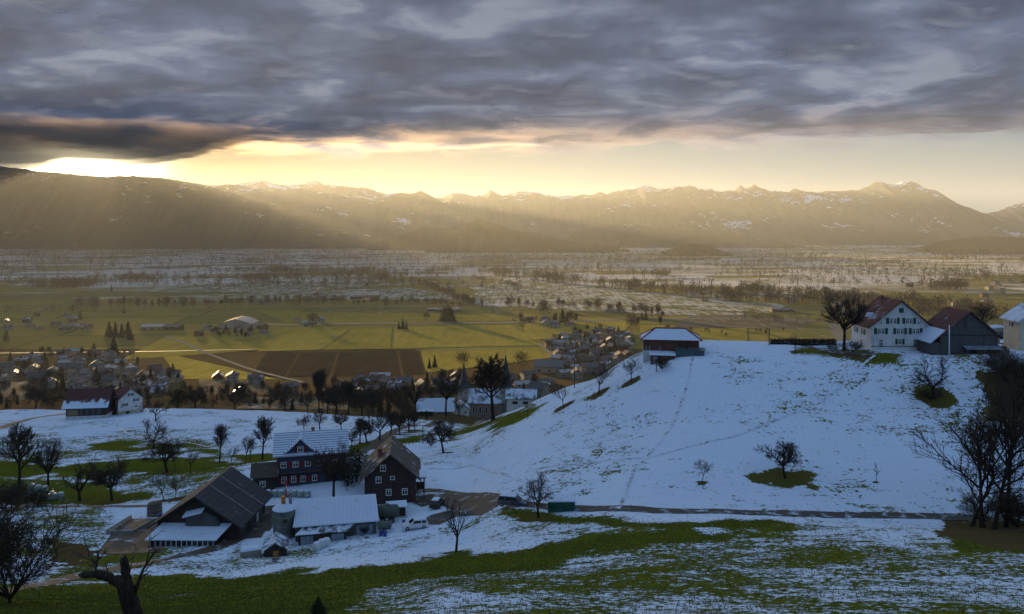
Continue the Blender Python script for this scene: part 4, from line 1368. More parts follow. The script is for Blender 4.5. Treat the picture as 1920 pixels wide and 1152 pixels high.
def face_cam(px):
    """yaw that turns a front (-y) towards the camera from this column"""
    return -math.atan2(px - CX, F)


# --- blue slate house with the cross gable
p = at(584, 161); rz = face_cam(584)
g = house('farmhouse', 'dark blue slate farmhouse with snowy roof, cross gable and red shutters', 'house', p, rz - math.pi / 2, 8.0, 13.2, 6.5, 2.9, 'slate_blue', 'roof_slate_snow', 0.7, 0.2, None, 11)
for u in (-5.3, -3.0, -0.7):
    window(g, 'r', u, 4.25, 1.05, 1.05, 'red_paint')
window(g, 'r', 1.9, 4.2, 1.25, 0.95); window(g, 'r', 4.4, 4.2, 0.95, 0.95, 'red_paint')
for u in (-5.2, -3.4, -1.6, 0.6):
    window(g, 'r', u, 1.35, 0.9, 1.2, 'red_paint')
window(g, 'f', -1.6, 4.2, 0.9, 1.1, 'red_paint'); window(g, 'f', 1.6, 4.2, 0.9, 1.1, 'red_paint')
door(g, 'r', 3.2, 0, 1.1, 2.1, 'dark_wood')
# cross gable: its own small wall, roof and window
x0 = 4.02; yc = -2.1
gb = MB().prism([(x0 + .25, yc - 2.5, 5.6), (x0 + .25, yc + 2.5, 5.6), (x0 + .25, yc + 2.5, 6.9), (x0 + .25, yc, 9.1), (x0 + .25, yc - 2.5, 6.9)], (-4.6, 0, 0)).build('gable', MATS['slate_blue'], g)
b = MB()
for s in (-1, 1):
    prof = [(0.0, 9.3), (1.2, 8.1), (2.3, 7.1), (3.2, 6.6)]
    for (a0, z0), (a1, z1) in zip(prof[:-1], prof[1:]):
        q = [(x0 + .85, yc + s * a0, z0), (x0 - 4.6, yc + s * a0, z0), (x0 - 4.6, yc + s * a1, z1), (x0 + .85, yc + s * a1, z1)]
        b.hexa((q if s > 0 else q[::-1]) + [(x, y, z + .18) for x, y, z in (q if s > 0 else q[::-1])])
b.build('gable_roof', MATS['roof_slate_snow'], g)
o = ob('window', wmesh('window', 1.05, 1.05), g, (x0 + .25, yc, 7.2), math.pi / 2); ob('frame', wmesh('frame', 1.05, 1.05), o)
for s in (-1, 1):
    ob('shutter', wmesh('red_paint', 0.48, 1.1), g, (x0 + .25, yc + s * .86, 7.2), math.pi / 2)
chimney(g, -1.2, 0.3, 8.9, 1.0)
b = MB()
for s in (0,):
    b.box(3.95, 5.0, -6.5, 6.5, 2.75, 2.9)
b.build('canopy', MATS['roof_brown'], g)
# shed leaning on its left
p2 = at(497, 156)
g2 = house('lean_to_shed', 'low brown shed built against the left end of the blue farmhouse', 'shed', p2, rz - math.pi / 2, 5.5, 4.2, 3.0, 1.7, 'dark_wood', 'roof_brown', 0.5, 0.15)
window(g2, 'r', -0.3, 1.5, 1.0, 1.1)

# --- brown shingle house
p = at(733, 150); rz = R(7.5)
g = house('farmhouse', 'tall dark brown shingle farmhouse with brown tiled roof beside the lane', 'house', p, rz, 9.2, 11.5, 5.0, 4.1, 'brown_shingle', 'roof_brown', 1.0, 0.25, None, 12)
window(g, 'f', -1.3, 6.6, 0.95, 1.1); window(g, 'f', -2.1, 4.5, 0.95, 1.1); window(g, 'f', 0.4, 4.75, 0.75, 0.6, None, False); window(g, 'f', -0.3, 2.2, 0.95, 1.1); window(g, 'f', 2.6, 2.2, 0.95, 1.1)
window(g, 'r', -2.0, 3.6, 0.9, 1.1); window(g, 'r', 1.5, 3.6, 0.9, 1.1)
chimney(g, -2.0, -1.2, 7.5, 1.3, 'brick_red', .8)
b = MB().box(4.65, 6.2, -5.4, -1.4, 2.35, 2.5)
for y in (-5.35, -1.5):
    b.box(6.05, 6.18, y, y + .12, -1, 4.4)
b.box(6.1, 6.17, -5.3, -1.45, 2.6, 3.4).box(4.65, 6.5, -5.7, -1.1, 4.4, 4.52)
b.build('balcony', MATS['dark_wood'], g)
MB().box(4.7, 6.45, -5.65, -1.15, 4.54, 4.70).build('awning', MATS['roof_full_snow'], g)
MB().box(6.19, 6.23, -5.2, -3.6, 2.7, 4.0).build('banner', MATS['green_paint'], g)
# small outbuilding before it
p2 = at(743, 138)
g = house('garden_shed', 'small wooden shed with a snowy lean roof before the brown farmhouse', 'shed', p2, R(12) - math.pi / 2, 2.6, 3.0, 1.8, 0.5, 'dark_wood', 'roof_full_snow', 0.25, 0.1)
door(g, 'r', 0, 0, 0.9, 1.6, 'grey_wood')

# --- big dark barn
p = Vector((-50.6, 135.2, gz(-50.6, 135.2) + 0.1)); rz = R(-1)
g = house('barn', 'large dark barn with a wide sagging roof beside the concrete yard', 'barn', p, rz, 13.0, 13.6, 3.3, 4.3, 'dark_wood', 'roof_barn_dark', 1.1, 0.25, None, 9, ovy=1.2)
for k, (x, y) in enumerate([(0.5, -2.2), (0.5, 2.6)]):                       # seams on the visible slope
    MB().hexa([(0.3, y - .07, 7.62), (7.5, y - .07, 2.85), (7.5, y + .07, 2.85), (0.3, y + .07, 7.62), (0.3, y - .07, 7.80), (7.5, y - .07, 3.03), (7.5, y + .07, 3.03), (0.3, y + .07, 7.80)]).build('roof_seam', MATS['metal_grey'], g)
hd = MB().prism([(-1.6, -7.0, 3.0), (3.9, -7.0, 3.0), (3.6, -7.0, 4.2), (1.2, -7.0, 5.3), (-1.4, -7.0, 4.6)][::-1], (0, -0.7, 0)).build('hay_dormer', MATS['grey_wood'], g)
MB().hexa([(-1.8, -8.4, 4.5), (1.3, -8.4, 5.3), (1.3, -6.9, 5.6), (-1.8, -6.9, 4.9), (-1.8, -8.4, 4.68), (1.3, -8.4, 5.48), (1.3, -6.9, 5.78), (-1.8, -6.9, 5.08)]).build('dormer_roof', MATS['roof_full_snow'], g)
# front lean-to with the row of white posts
MB().hexa([(-6.6, -10.9, 1.9), (4.6, -10.9, 1.9), (5.6, -6.85, 3.05), (-5.7, -6.85, 3.05), (-6.6, -10.9, 2.05), (4.6, -10.9, 2.05), (5.6, -6.85, 3.2), (-5.7, -6.85, 3.2)]).build('porch_roof', MATS['roof_full_snow'], g)
MB().box(-6.1, 4.3, -10.2, -6.85, -3, 1.0).build('porch_wall', MATS['dark_wood'], g)
for i in range(13):
    x = -6.0 + i * 0.83
    MB().box(x - .06, x + .06, -10.45, -10.30, -0.6, 1.92).build('post', MATS['frame_white'], g)
MB().box(-6.1, 4.3, -10.28, -10.22, 0.95, 1.85).build('glazing', MATS['window_glass'], g)
MB().box(-6.2, 4.3, -10.47, -10.2, -0.75, -0.6).build('rail', MATS['frame_white'], g)
for y in (-4.2, 0.2, 4.0):
    door(g, 'r', y, 0, 2.4, 2.6, 'grey_wood')
MB().box(6.55, 6.75, 1.9, 2.6, 0.0, 2.6).build('pillar', MATS['render_white'], g)

# --- snow-roofed cowshed beside the silo
p = at(632, 129); rz = face_cam(632)
g = thing('cowshed', 'low cowshed under a broad snow-covered sheet roof behind the three bales', 'shed', p, rz)
MB().box(-6.4, 6.2, -1.9, 4.4, -3, 2.45).build('wall', MATS['grey_wood'], g)
rf = MB()
rf.hexa([(-6.8, -2.5, 2.45), (6.6, -2.5, 2.45), (6.4, 4.9, 4.3), (-6.2, 4.9, 4.3), (-6.8, -2.5, 2.60), (6.6, -2.5, 2.60), (6.4, 4.9, 4.45), (-6.2, 4.9, 4.45)])
for i in range(32):
    x = -6.7 + i * 0.42
    xt = x * .955 + .06
    rf.hexa([(x - .05, -2.5, 2.60), (x + .05, -2.5, 2.60), (xt + .05, 4.9, 4.45), (xt - .05, 4.9, 4.45), (x - .05, -2.5, 2.70), (x + .05, -2.5, 2.70), (xt + .05, 4.9, 4.55), (xt - .05, 4.9, 4.55)])
rf.build('roof', MATS['roof_sheet_snow'], g)
MB().hexa([(-6.4, -4.0, 1.75), (1.6, -4.0, 1.75), (2.9, -2.0, 2.25), (-5.2, -2.0, 2.25), (-6.4, -4.0, 1.86), (1.6, -4.0, 1.86), (2.9, -2.0, 2.36), (-5.2, -2.0, 2.36)]).build('porch_roof', snow_mat('porch_snow', (0.11, 0.115, 0.13), (0.08, 0.085, 0.095), 0.52, 0.8), g)
MB().box(-5.9, 1.4, -3.7, -1.9, -3, 1.7).build('porch_wall', MATS['dark_wood'], g)
for x, w_ in ((-4.6, 1.9), (0.1, 1.9)):
    MB().box(x - w_ / 2, x + w_ / 2, -3.80, -3.65, -0.9, 1.45).build('door', MATS['sheet_blue'], g)
MB().box(3.0, 5.6, -1.98, -1.88, -0.6, 1.9).build('door', MATS['sheet_blue'], g)
# little hut at its left
p2 = at(517, 119.5)
g = house('hut', 'small wooden hut with snowy roof and orange door below the silo', 'shed', p2, R(14), 3.2, 4.0, 1.5, 0.95, 'dark_wood', 'porch_snow', 0.3, 0.12)
door(g, 'f', 0.1, -0.4, 0.8, 1.7, 'orange_door')

# --- silo
p = at(533, 128.5)
mat('silo_shell', (0.16, 0.18, 0.14), (0.10, 0.12, 0.10), 0.9, 0.7, stretch=(1, 1, 0.3))
g = thing('silo', 'grey-green round silo with a snowy cap beside the cowshed', 'silo', p)
MB().lathe([(1.75, -2.5), (1.75, 4.6), (1.68, 4.65)], 28).build('shell', MATS['silo_shell'], g, smooth=False)
MB().lathe([(1.86, 4.6), (1.86, 4.72), (1.0, 5.35), (0.5, 5.5)], 28).build('cap', MATS['roof_full_snow'], g)
for z in (0.8, 2.2, 3.6):
    MB().lathe([(1.80, z), (1.80, z + .1)], 28).build('hoop', MATS['metal_grey'], g)
MB().lathe([(0.32, 0), (0.36, 1.0), (0.36, 1.25)], 14).build('chute', mat('yellow_paint', (0.62, 0.27, 0.02), (0.5, 0.2, 0.02), 2, 0.5), g, (-0.1, -0.2, 5.4), smooth=True)
MB().tube([(0.9, 0.3, 4.9), (0.9, 0.3, 6.6), (1.0, 0.2, 7.1), (1.35, 0.1, 7.0)], 0.26, 10).build('pipe', MATS['metal_grey'], g, smooth=True)
MB().box(0.3, 0.9, -1.80, -1.70, 2.9, 3.35).build('hatch', MATS['dark_wood'], g)
# flag
p2 = Vector((p.x + 0.25, p.y - 0.3, p.z + 5.45))
f = thing('flag', 'red flag with white cross hanging limp from a pole on the silo', 'flag', p2)
MB().tube([(0, 0, 0), (0, 0, 3.9)], 0.04, 6).build('pole', MATS['metal_grey'], f)
V = []; n = 14
for i in range(n + 1):
    z = 3.8 - i * 0.18
    for k in range(5):
        V.append((0.04 + k * 0.10 * (0.75 + 0.3 * math.sin(i * .5)), 0.07 * math.sin(k * 2.1 + i * 0.35), z - k * 0.05))
Fq = [(i * 5 + k, i * 5 + k + 1, (i + 1) * 5 + k + 1, (i + 1) * 5 + k) for i in range(n) for k in range(4)]
cl = ob('cloth', mesh_np('cloth', V, Fq, mat('flag_red', (0.55, 0.02, 0.03), (0.42, 0.015, 0.02), 3, 0.8), True), f)
sm = cl.modifiers.new('thick', 'SOLIDIFY'); sm.thickness = 0.02
MB().box(0.18, 0.28, -0.10, -0.08, 2.3, 3.0).box(0.08, 0.38, -0.11, -0.09, 2.55, 2.75).build('cross', MATS['frame_white'], f)

# --- red-roofed shed on the hill
p = at(1257, 184); p.z = CZ - 29.2; rz = R(-9)
g = thing('hip_roof_shed', 'red-brown timber shed with snow-covered hip roof on the hilltop edge', 'shed', p, rz)
W2, L2, HH = 6.2, 3.6, 4.0
MB().box(-W2, W2, -L2, L2, -3, HH).build('wall', MATS['red_wood'], g)
MB().box(-W2 - .05, W2 - 6.5, -L2 - .05, L2 + .05, -3, 1.5).build('plinth', MATS['plinth_white'], g)
e = 0.6; zr = HH + 2.0; ze = HH - .15
A = [(-W2 - e, -L2 - e, ze), (W2 + e, -L2 - e, ze), (W2 + e, L2 + e, ze), (-W2 - e, L2 + e, ze)]
r1, r2 = (-W2 + 2.8, 0, zr), (W2 - 2.8, 0, zr)
up = lambda q, d: (q[0], q[1], q[2] + d)
ring = A + [up(a, .16) for a in A] + [up(r1, .16), up(r2, .16), r1, r2]
MB().poly(ring, [(4, 5, 9, 8), (5, 6, 9), (6, 7, 8, 9), (7, 4, 8), (0, 1, 5, 4), (1, 2, 6, 5), (2, 3, 7, 6), (3, 0, 4, 7), (3, 2, 1, 0)]).build('roof', MATS['roof_full_snow'], g)
b = MB()
for a, c in ((A[0], r1), (A[3], r1), (A[1], r2), (A[2], r2), (r1, r2)):
    b.tube([up(a, .2), up(c, .2)], 0.17, 6)
for i in range(4):
    b.tube([up(A[i], .1), up(A[(i + 1) % 4], .1)], 0.10, 6)
b.build('ridge_cap', MATS['red_paint'], g)
MB().box(-4.6, 0.6, -7.0, -L2 - .05, -3, 1.0).build('annex', MATS['red_wood'], g)
MB().hexa([(-4.9, -7.4, 0.98), (0.9, -7.4, 0.98), (0.9, -L2 - .06, 1.32), (-4.9, -L2 - .06, 1.32), (-4.9, -7.4, 1.12), (0.9, -7.4, 1.12), (0.9, -L2 - .06, 1.46), (-4.9, -L2 - .06, 1.46)]).build('annex_roof', MATS['roof_full_snow'], g)
MB().box(-4.0, -3.1, -7.07, -6.98, -1.0, 0.6).build('door', MATS['sheet_blue'], g)
MB().box(0.9, 7.2, -6.0, -5.9, -1.2, 2.0).box(7.1, 7.2, -5.9, -3.7, -1.2, 2.0).build('glazing', mat('dull_glass', (0.09, 0.13, 0.14), (0.06, 0.09, 0.10), 0.8, 0.3), g)
MB().hexa([(0.8, -6.1, 2.0), (7.4, -6.1, 2.0), (7.4, -3.66, 2.3), (0.8, -3.66, 2.3), (0.8, -6.1, 2.08), (7.4, -6.1, 2.08), (7.4, -3.66, 2.38), (0.8, -3.66, 2.38)]).build('glass_roof', MATS['dull_glass'], g)
for x in (-4.9, -2.6, -5.7):
    MB().box(x, x + .25, -L2 - .12, -L2 - .02, 1.6, 2.5).build('slot', MATS['sheet_blue'], g)

# --- white farmhouse on the hill
p = Vector((87.1, 183.5, CZ - 27.2)); rz = R(-1)
g = house('farmhouse', 'white three-storey farmhouse with green shutters and red tiled roof', 'house', p, rz, 13.4, 10.5, 5.3, 5.6, 'render_white', 'roof_red', 0.8, 0.22, None, 14, flare=0.25)
window(g, 'f', 0.1, 8.9, 0.9, 1.0, None); ob('shutter', wmesh('green_paint', 1.0, 1.05), g, (0.1, -5.27, 8.9))
for x in (-1.75, 1.85):
    window(g, 'f', x - .42, 6.55, 0.78, 1.3); window(g, 'f', x + .42, 6.55, 0.78, 1.3)
    for s in (-1, 1):
        ob('shutter', wmesh('green_paint', 0.62, 1.36), g, (x + s * 1.20, -5.25, 6.55))
for x in (-4.4, -0.15, 3.3):
    window(g, 'f', x - .42, 4.25, 0.78, 1.3); window(g, 'f', x + .42, 4.25, 0.78, 1.3)
    for s in (-1, 1):
        ob('shutter', wmesh('green_paint', 0.62, 1.36), g, (x + s * 1.20, -5.25, 4.25))
window(g, 'f', -0.2, 1.9, 0.9, 1.2, 'green_paint'); window(g, 'f', -4.45, 1.5, 0.8, 1.9); window(g, 'f', 3.2, 1.4, 0.8, 1.8); window(g, 'f', 5.7, 4.0, 0.5, 0.6, None, False); window(g, 'f', 3.9, 6.1, 0.5, 0.6, None, False); window(g, 'f', -4.3, 6.2, 0.45, 0.55, None, False); window(g, 'f', 5.6, 1.4, 0.5, 0.8, None, False)
MB().box(-6.6, 6.6, -5.36, -5.26, 0.78, 0.90).build('cornice', MATS['grey_wood'], g)
for y in (-2.5, 1.5):
    window(g, 'l', y, 3.6, 0.9, 1.2, 'green_paint')
chimney(g, 4.2, 1.0, 7.6, 1.9, 'brick_red', 0.7); chimney(g, -0.6, 2.8, 10.6, 0.9, 'brick_red', 0.6)
MB().prism([(-5.6, -1.6, 6.9), (-5.6, 0.4, 6.9), (-5.6, -0.6, 8.0)], (2.2, 0, 0)).build('dormer', MATS['roof_full_snow'], g)

# --- grey barn next to it
p = Vector((98.3, 175.5, CZ - 27.3)); rz = R(-3)
g = house('barn', 'weathered grey board barn with red tiled roof beside the white farmhouse', 'barn', p, rz, 12.0, 9.5, 4.4, 5.0, 'grey_wood', 'roof_red_barn', 0.7, 0.22, None, 12)
MB().hexa([(-8.3, -5.2, 2.65), (-5.2, -5.2, 5.36), (-5.2, 4.0, 5.36), (-8.3, 4.0, 2.65), (-8.4, -5.2, 2.85), (-5.3, -5.2, 5.6), (-5.3, 4.0, 5.6), (-8.4, 4.0, 2.85)]).build('lean_roof', MATS['roof_full_snow'], g)
MB().box(-7.9, -6.05, -4.6, 3.8, -3, 2.8).build('lean_wall', MATS['grey_wood'], g)
MB().box(-5.9, 5.9, -4.84, -4.76, 4.35, 4.5).build('beam', MATS['dark_wood'], g)
MB().box(-0.6, 5.8, -6.4, -6.2, 1.6, 1.75).hexa([(-1.4, -6.6, 1.62), (6.0, -6.6, 1.62), (6.0, -4.8, 2.1), (-1.4, -4.8, 2.1), (-1.4, -6.6, 1.74), (6.0, -6.6, 1.74), (6.0, -4.8, 2.22), (-1.4, -4.8, 2.22)]).build('shelter_roof', MATS['sheet_blue'], g)
MB().box(-1.2, -1.05, -6.5, -6.35, -2, 1.65).box(5.7, 5.85, -6.5, -6.35, -2, 1.65).build('shelter_post', MATS['grey_wood'], g)
# stacked firewood under the shelter
c, s_ = math.cos(rz), math.sin(rz)
lp = Vector((p.x + 3.3 * c + 5.6 * s_, p.y + 3.3 * s_ - 5.6 * c, p.z))
f = thing('firewood_stack', 'long stack of split firewood under the shelter of the grey barn', 'firewood', lp, rz)
mat('split_wood', (0.20, 0.115, 0.068), (0.11, 0.062, 0.04), 1.6, 0.9)
rg = random.Random(2)
b = MB()
for i in range(17):
    for k in range(8):
        x = -2.3 + i * 0.28 + rg.uniform(-.03, .03); z = -0.55 + k * 0.28
        rr_ = rg.uniform(0.11, 0.145); a0 = rg.uniform(0, 3)
        b.prism([(x + rr_ * math.cos(a0 + j * 1.2566), -0.7 + rg.uniform(-.05, .05), z + rr_ * math.sin(a0 + j * 1.2566)) for j in range(5)], (0, 1.2, 0))
tag(b.build('log', MATS['split_wood'], f), kind='stuff')

# --- house cut by the right frame edge
p = at(1934, 176); p.z = CZ - 26.6; rz = R(-12)
g = house('farmhouse', 'pale house with wine-red shutters cut off by the right frame edge', 'house', p, rz - math.pi / 2 + R(90), 8.0, 9.0, 6.6, 3.0, 'render_cream', 'roof_church', 0.6, 0.22, None, 8)
for z in (2.0, 4.0, 6.1):
    for x in (-2.0, 1.2):
        window(g, 'f', x, z, 0.9, 1.1, 'wine_paint')
window(g, 'l', 0, 5.4, 0.9, 1.1, 'wine_paint')
MB().hexa([(-4.3, -5.6, 8.1), (4.4, -5.6, 7.2), (4.4, -4.6, 7.2), (-4.3, -4.6, 8.1), (-4.3, -5.6, 8.25), (4.4, -5.6, 7.35), (4.4, -4.6, 7.35), (-4.3, -4.6, 8.25)]).build('canopy', MATS['roof_full_snow'], g)
# flat garage behind
p = at(1872, 205)
g = house('garage', 'pale flat garage beyond the folded yellow parasol', 'garage', p, R(-20), 5.5, 5.0, 2.6, 0.5, 'concrete', 'roof_full_snow', 0.3, 0.14)
door(g, 'f', 0, 0, 2.6, 2.1, 'grey_wood')

# --- white house and barn on the left terrace
p = at(240, 305); rz = R(38)
g = house('farmhouse', 'white house with wine-red shutters and red roof on the left terrace', 'house', p, rz, 8.6, 8.2, 6.0, 3.8, 'render_white', 'roof_wine', 0.7, 0.2, None, 9, plinth=(1.7, 'plinth_sand'))
window(g, 'f', 0.0, 7.6, 0.9, 1.1, 'wine_paint'); window(g, 'f', -1.9, 4.0, 0.9, 1.1, 'wine_paint'); window(g, 'f', 1.9, 5.4, 0.9, 1.1, 'wine_paint'); window(g, 'f', 1.9, 3.0, 1.3, 0.8); window(g, 'f', -3.2, 3.2, 0.6, 0.7, None, False)
door(g, 'f', -1.0, -.4, 1.2, 1.9, 'dark_wood'); window(g, 'f', 1.0, 0.9, 0.6, 0.5, None, False); window(g, 'f', 2.6, 0.9, 0.6, 0.5, None, False)
for y in (-2.2, 1.9):
    window(g, 'r', y, 5.3, 0.9, 1.1, 'wine_paint'); window(g, 'r', y, 3.0, 0.9, 1.1, 'wine_paint')
chimney(g, 0.3, 1.0, 9.4, 1.1)
p = at(170, 297); rz = R(9)
g = house('barn', 'dark timber barn on a white base beside the white terrace house', 'barn', p, rz - math.pi / 2, 10.0, 13.6, 5.6, 4.9, 'dark_wood', 'roof_wine_snow', 1.1, 0.2, None, 10, plinth=(1.6, 'plinth_white'))
MB().box(5.0, 5.07, -6.4, -2.6, 1.9, 3.9).build('panel', MATS['tan_wood'], g)
for u in (0.2, 2.4, 4.6):
    window(g, 'r', u, 0.7, 0.9, 0.8, None, False)
for u in (-1.5, 0.5, 2.5, 4.5):
    MB().box(5.0, 5.06, u - .6, u + .6, 2.0, 4.8).build('panel', MATS['grey_wood'], g)
p = at(208, 302)
house('shed', 'small red-roofed link shed between the terrace barn and the white house', 'shed', p, R(9), 3.4, 4.0, 3.4, 1.2, 'dark_wood', 'roof_wine', 0.3, 0.15)

# --- church and its neighbours
ZC = CZ - 101.0
p = at(870, 432, ZC)
g = thing('church', 'white village church with two dark pointed spires and a snowy nave roof', 'church', p, R(-6))
g['_w'] = 6.0; g['_l'] = 6.0
mat('church_wall', (.44, .43, .41), (.34, .33, .32), .5, .9)
MB().box(-3.0, 3.0, -3.0, 3.0, -6, 15.0).build('tower', MATS['church_wall'], g)
MB().lathe([(4.2, 14.9), (2.8, 16.4), (1.9, 18.8), (1.0, 23.2), (0.10, 28.2)], 8).build('spire', MATS['spire_slate'], g)
MB().box(-0.06, 0.06, -0.06, 0.06, 28.0, 30.0).box(-0.45, 0.45, -0.05, 0.05, 29.0, 29.14).build('finial', MATS['metal_grey'], g)
for z in (12.4,):
    for x in (-1.3, 1.3):
        window(g, 'f', x, z, 0.8, 2.0, None, False)
window(g, 'f', 0.8, 6.0, 0.9, 3.0, None, False); window(g, 'l', 0, 12.4, 0.9, 2.0, None, False)
MB().prism([(3.05, -4.5, -6), (3.05, -4.5, 8.0), (3.05, 0.5, 14.0), (3.05, 5.5, 8.0), (3.05, 5.5, -6)], (19.0, 0, 0)).build('nave', mat('nave_wall', (.26, .20, .16), (.20, .16, .13), .5, .9), g)
b = MB()
for sg in (-1, 1):
    q = [(2.9, 0.5 + sg * 5.6, 7.35), (22.6, 0.5 + sg * 5.6, 7.35), (22.6, 0.5, 14.08), (2.9, 0.5, 14.08)]
    b.hexa((q if sg < 0 else q[::-1]) + [up(x, .28) for x in (q if sg < 0 else q[::-1])])
b.build('nave_roof', MATS['roof_church'], g)
MB().box(19.6, 26.0, -3.2, 3.2, -6, 16.0).build('tower', MATS['church_wall'], g)
MB().lathe([(4.8, 15.9), (3.3, 17.4), (2.3, 21.0), (1.3, 26.4), (0.12, 33.0)], 8, (22.8, 0, 0)).build('spire', MATS['spire_slate'], g)
MB().box(22.74, 22.86, -0.06, 0.06, 32.8, 36.2).box(22.3, 23.3, -0.05, 0.05, 34.6, 34.76).build('finial', MATS['metal_grey'], g)
for x in (6, 9.5, 13, 16.5):
    o = ob('window', wmesh('window', 1.1, 3.4), g, (x, -4.5, 3.8)); ob('frame', wmesh('frame', 1.1, 3.4, False), o)
for x in (21.3, 24.3):
    o = ob('window', wmesh('window', 0.9, 2.0), g, (x, -3.2, 13.2)); ob('frame', wmesh('frame', 0.9, 2.0, False), o)
p = at(978, 425, CZ - 94.5)
g = house('parish_hall', 'low pale hall with partly snowy dark roof right of the church', 'hall', p, R(-4) - math.pi / 2, 10.0, 15.0, 5.2, 3.6, 'render_white', 'roof_church', 0.8, 0.2)
for u in (-3.2, 2.4):
    window(g, 'r', u, 2.6, 3.0, 1.6, None, False)
p = at(817, 398, CZ - 95.5)
g = house('house', 'long house with snowy roof, reddish upper floor and white base before the church', 'house', p, R(4) - math.pi / 2, 10.5, 17.0, 6.0, 4.6, 'render_pink', 'roof_full_snow', 1.0, 0.22, plinth=(3.4, 'render_white'))
for u in (-6, -3.4, 0.2, 2.8, 5.6):
    window(g, 'r', u, 4.7, 0.9, 1.1, 'wine_paint'); window(g, 'r', u, 1.7, 1.0, 1.4)
p = at(865, 402, CZ - 95.0)
g = house('house', 'small house with a half snowy roof between the long house and the church', 'house', p, R(10), 7.0, 8.0, 5.0, 2.4, 'render_white', 'roof_church', 0.6, 0.2)
window(g, 'f', -1.5, 3.2); window(g, 'f', 1.5, 3.2)
p = at(797, 372)
g = house('carport', 'small carport with flat snowy roof at the lane before the long house', 'carport', p, R(3) - math.pi / 2, 4.5, 7.4, 2.6, 0.5, 'dark_wood', 'roof_full_snow', 0.4, 0.15)
clean()

# ------------------------------------------------------------------ vehicles and farm things
mat('tyre', (0.015, 0.015, 0.016), (0.025, 0.025, 0.025), 3, 0.9)
mat('car_white', (0.62, 0.64, 0.67), (0.56, 0.58, 0.61), 1.0, 0.3, 0.5)
mat('car_dark', (0.030, 0.022, 0.024), (0.022, 0.018, 0.020), 1.0, 0.3, 0.5)
mat('car_slate', (0.070, 0.085, 0.105), (0.055, 0.066, 0.085), 1.0, 0.35, 0.5)
mat('lamp_clear', (0.6, 0.6, 0.6), (0.5, 0.5, 0.5), 2, 0.1, 0.6)
mat('lamp_red', (0.35, 0.01, 0.01), (0.25, 0.01, 0.01), 2, 0.2, 0.6)
mat('wrap_white', (0.62, 0.68, 0.66), (0.50, 0.57, 0.55), 1.5, 0.35, 0.5)
mat('wrap_green', (0.30, 0.38, 0.34), (0.22, 0.30, 0.27), 1.5, 0.35, 0.5)
mat('tank_olive', (0.085, 0.105, 0.080), (0.060, 0.075, 0.060), 1.0, 0.5, 0.4)
mat('container_green', (0.016, 0.115, 0.085), (0.012, 0.085, 0.064), 1.0, 0.5, 0.4)
mat('barrel_blue', (0.02, 0.07, 0.30), (0.015, 0.05, 0.22), 1.0, 0.4, 0.5)
mat('pole_wood', (0.065, 0.050, 0.040), (0.045, 0.036, 0.030), 3, 0.9, stretch=(1, 1, .2))


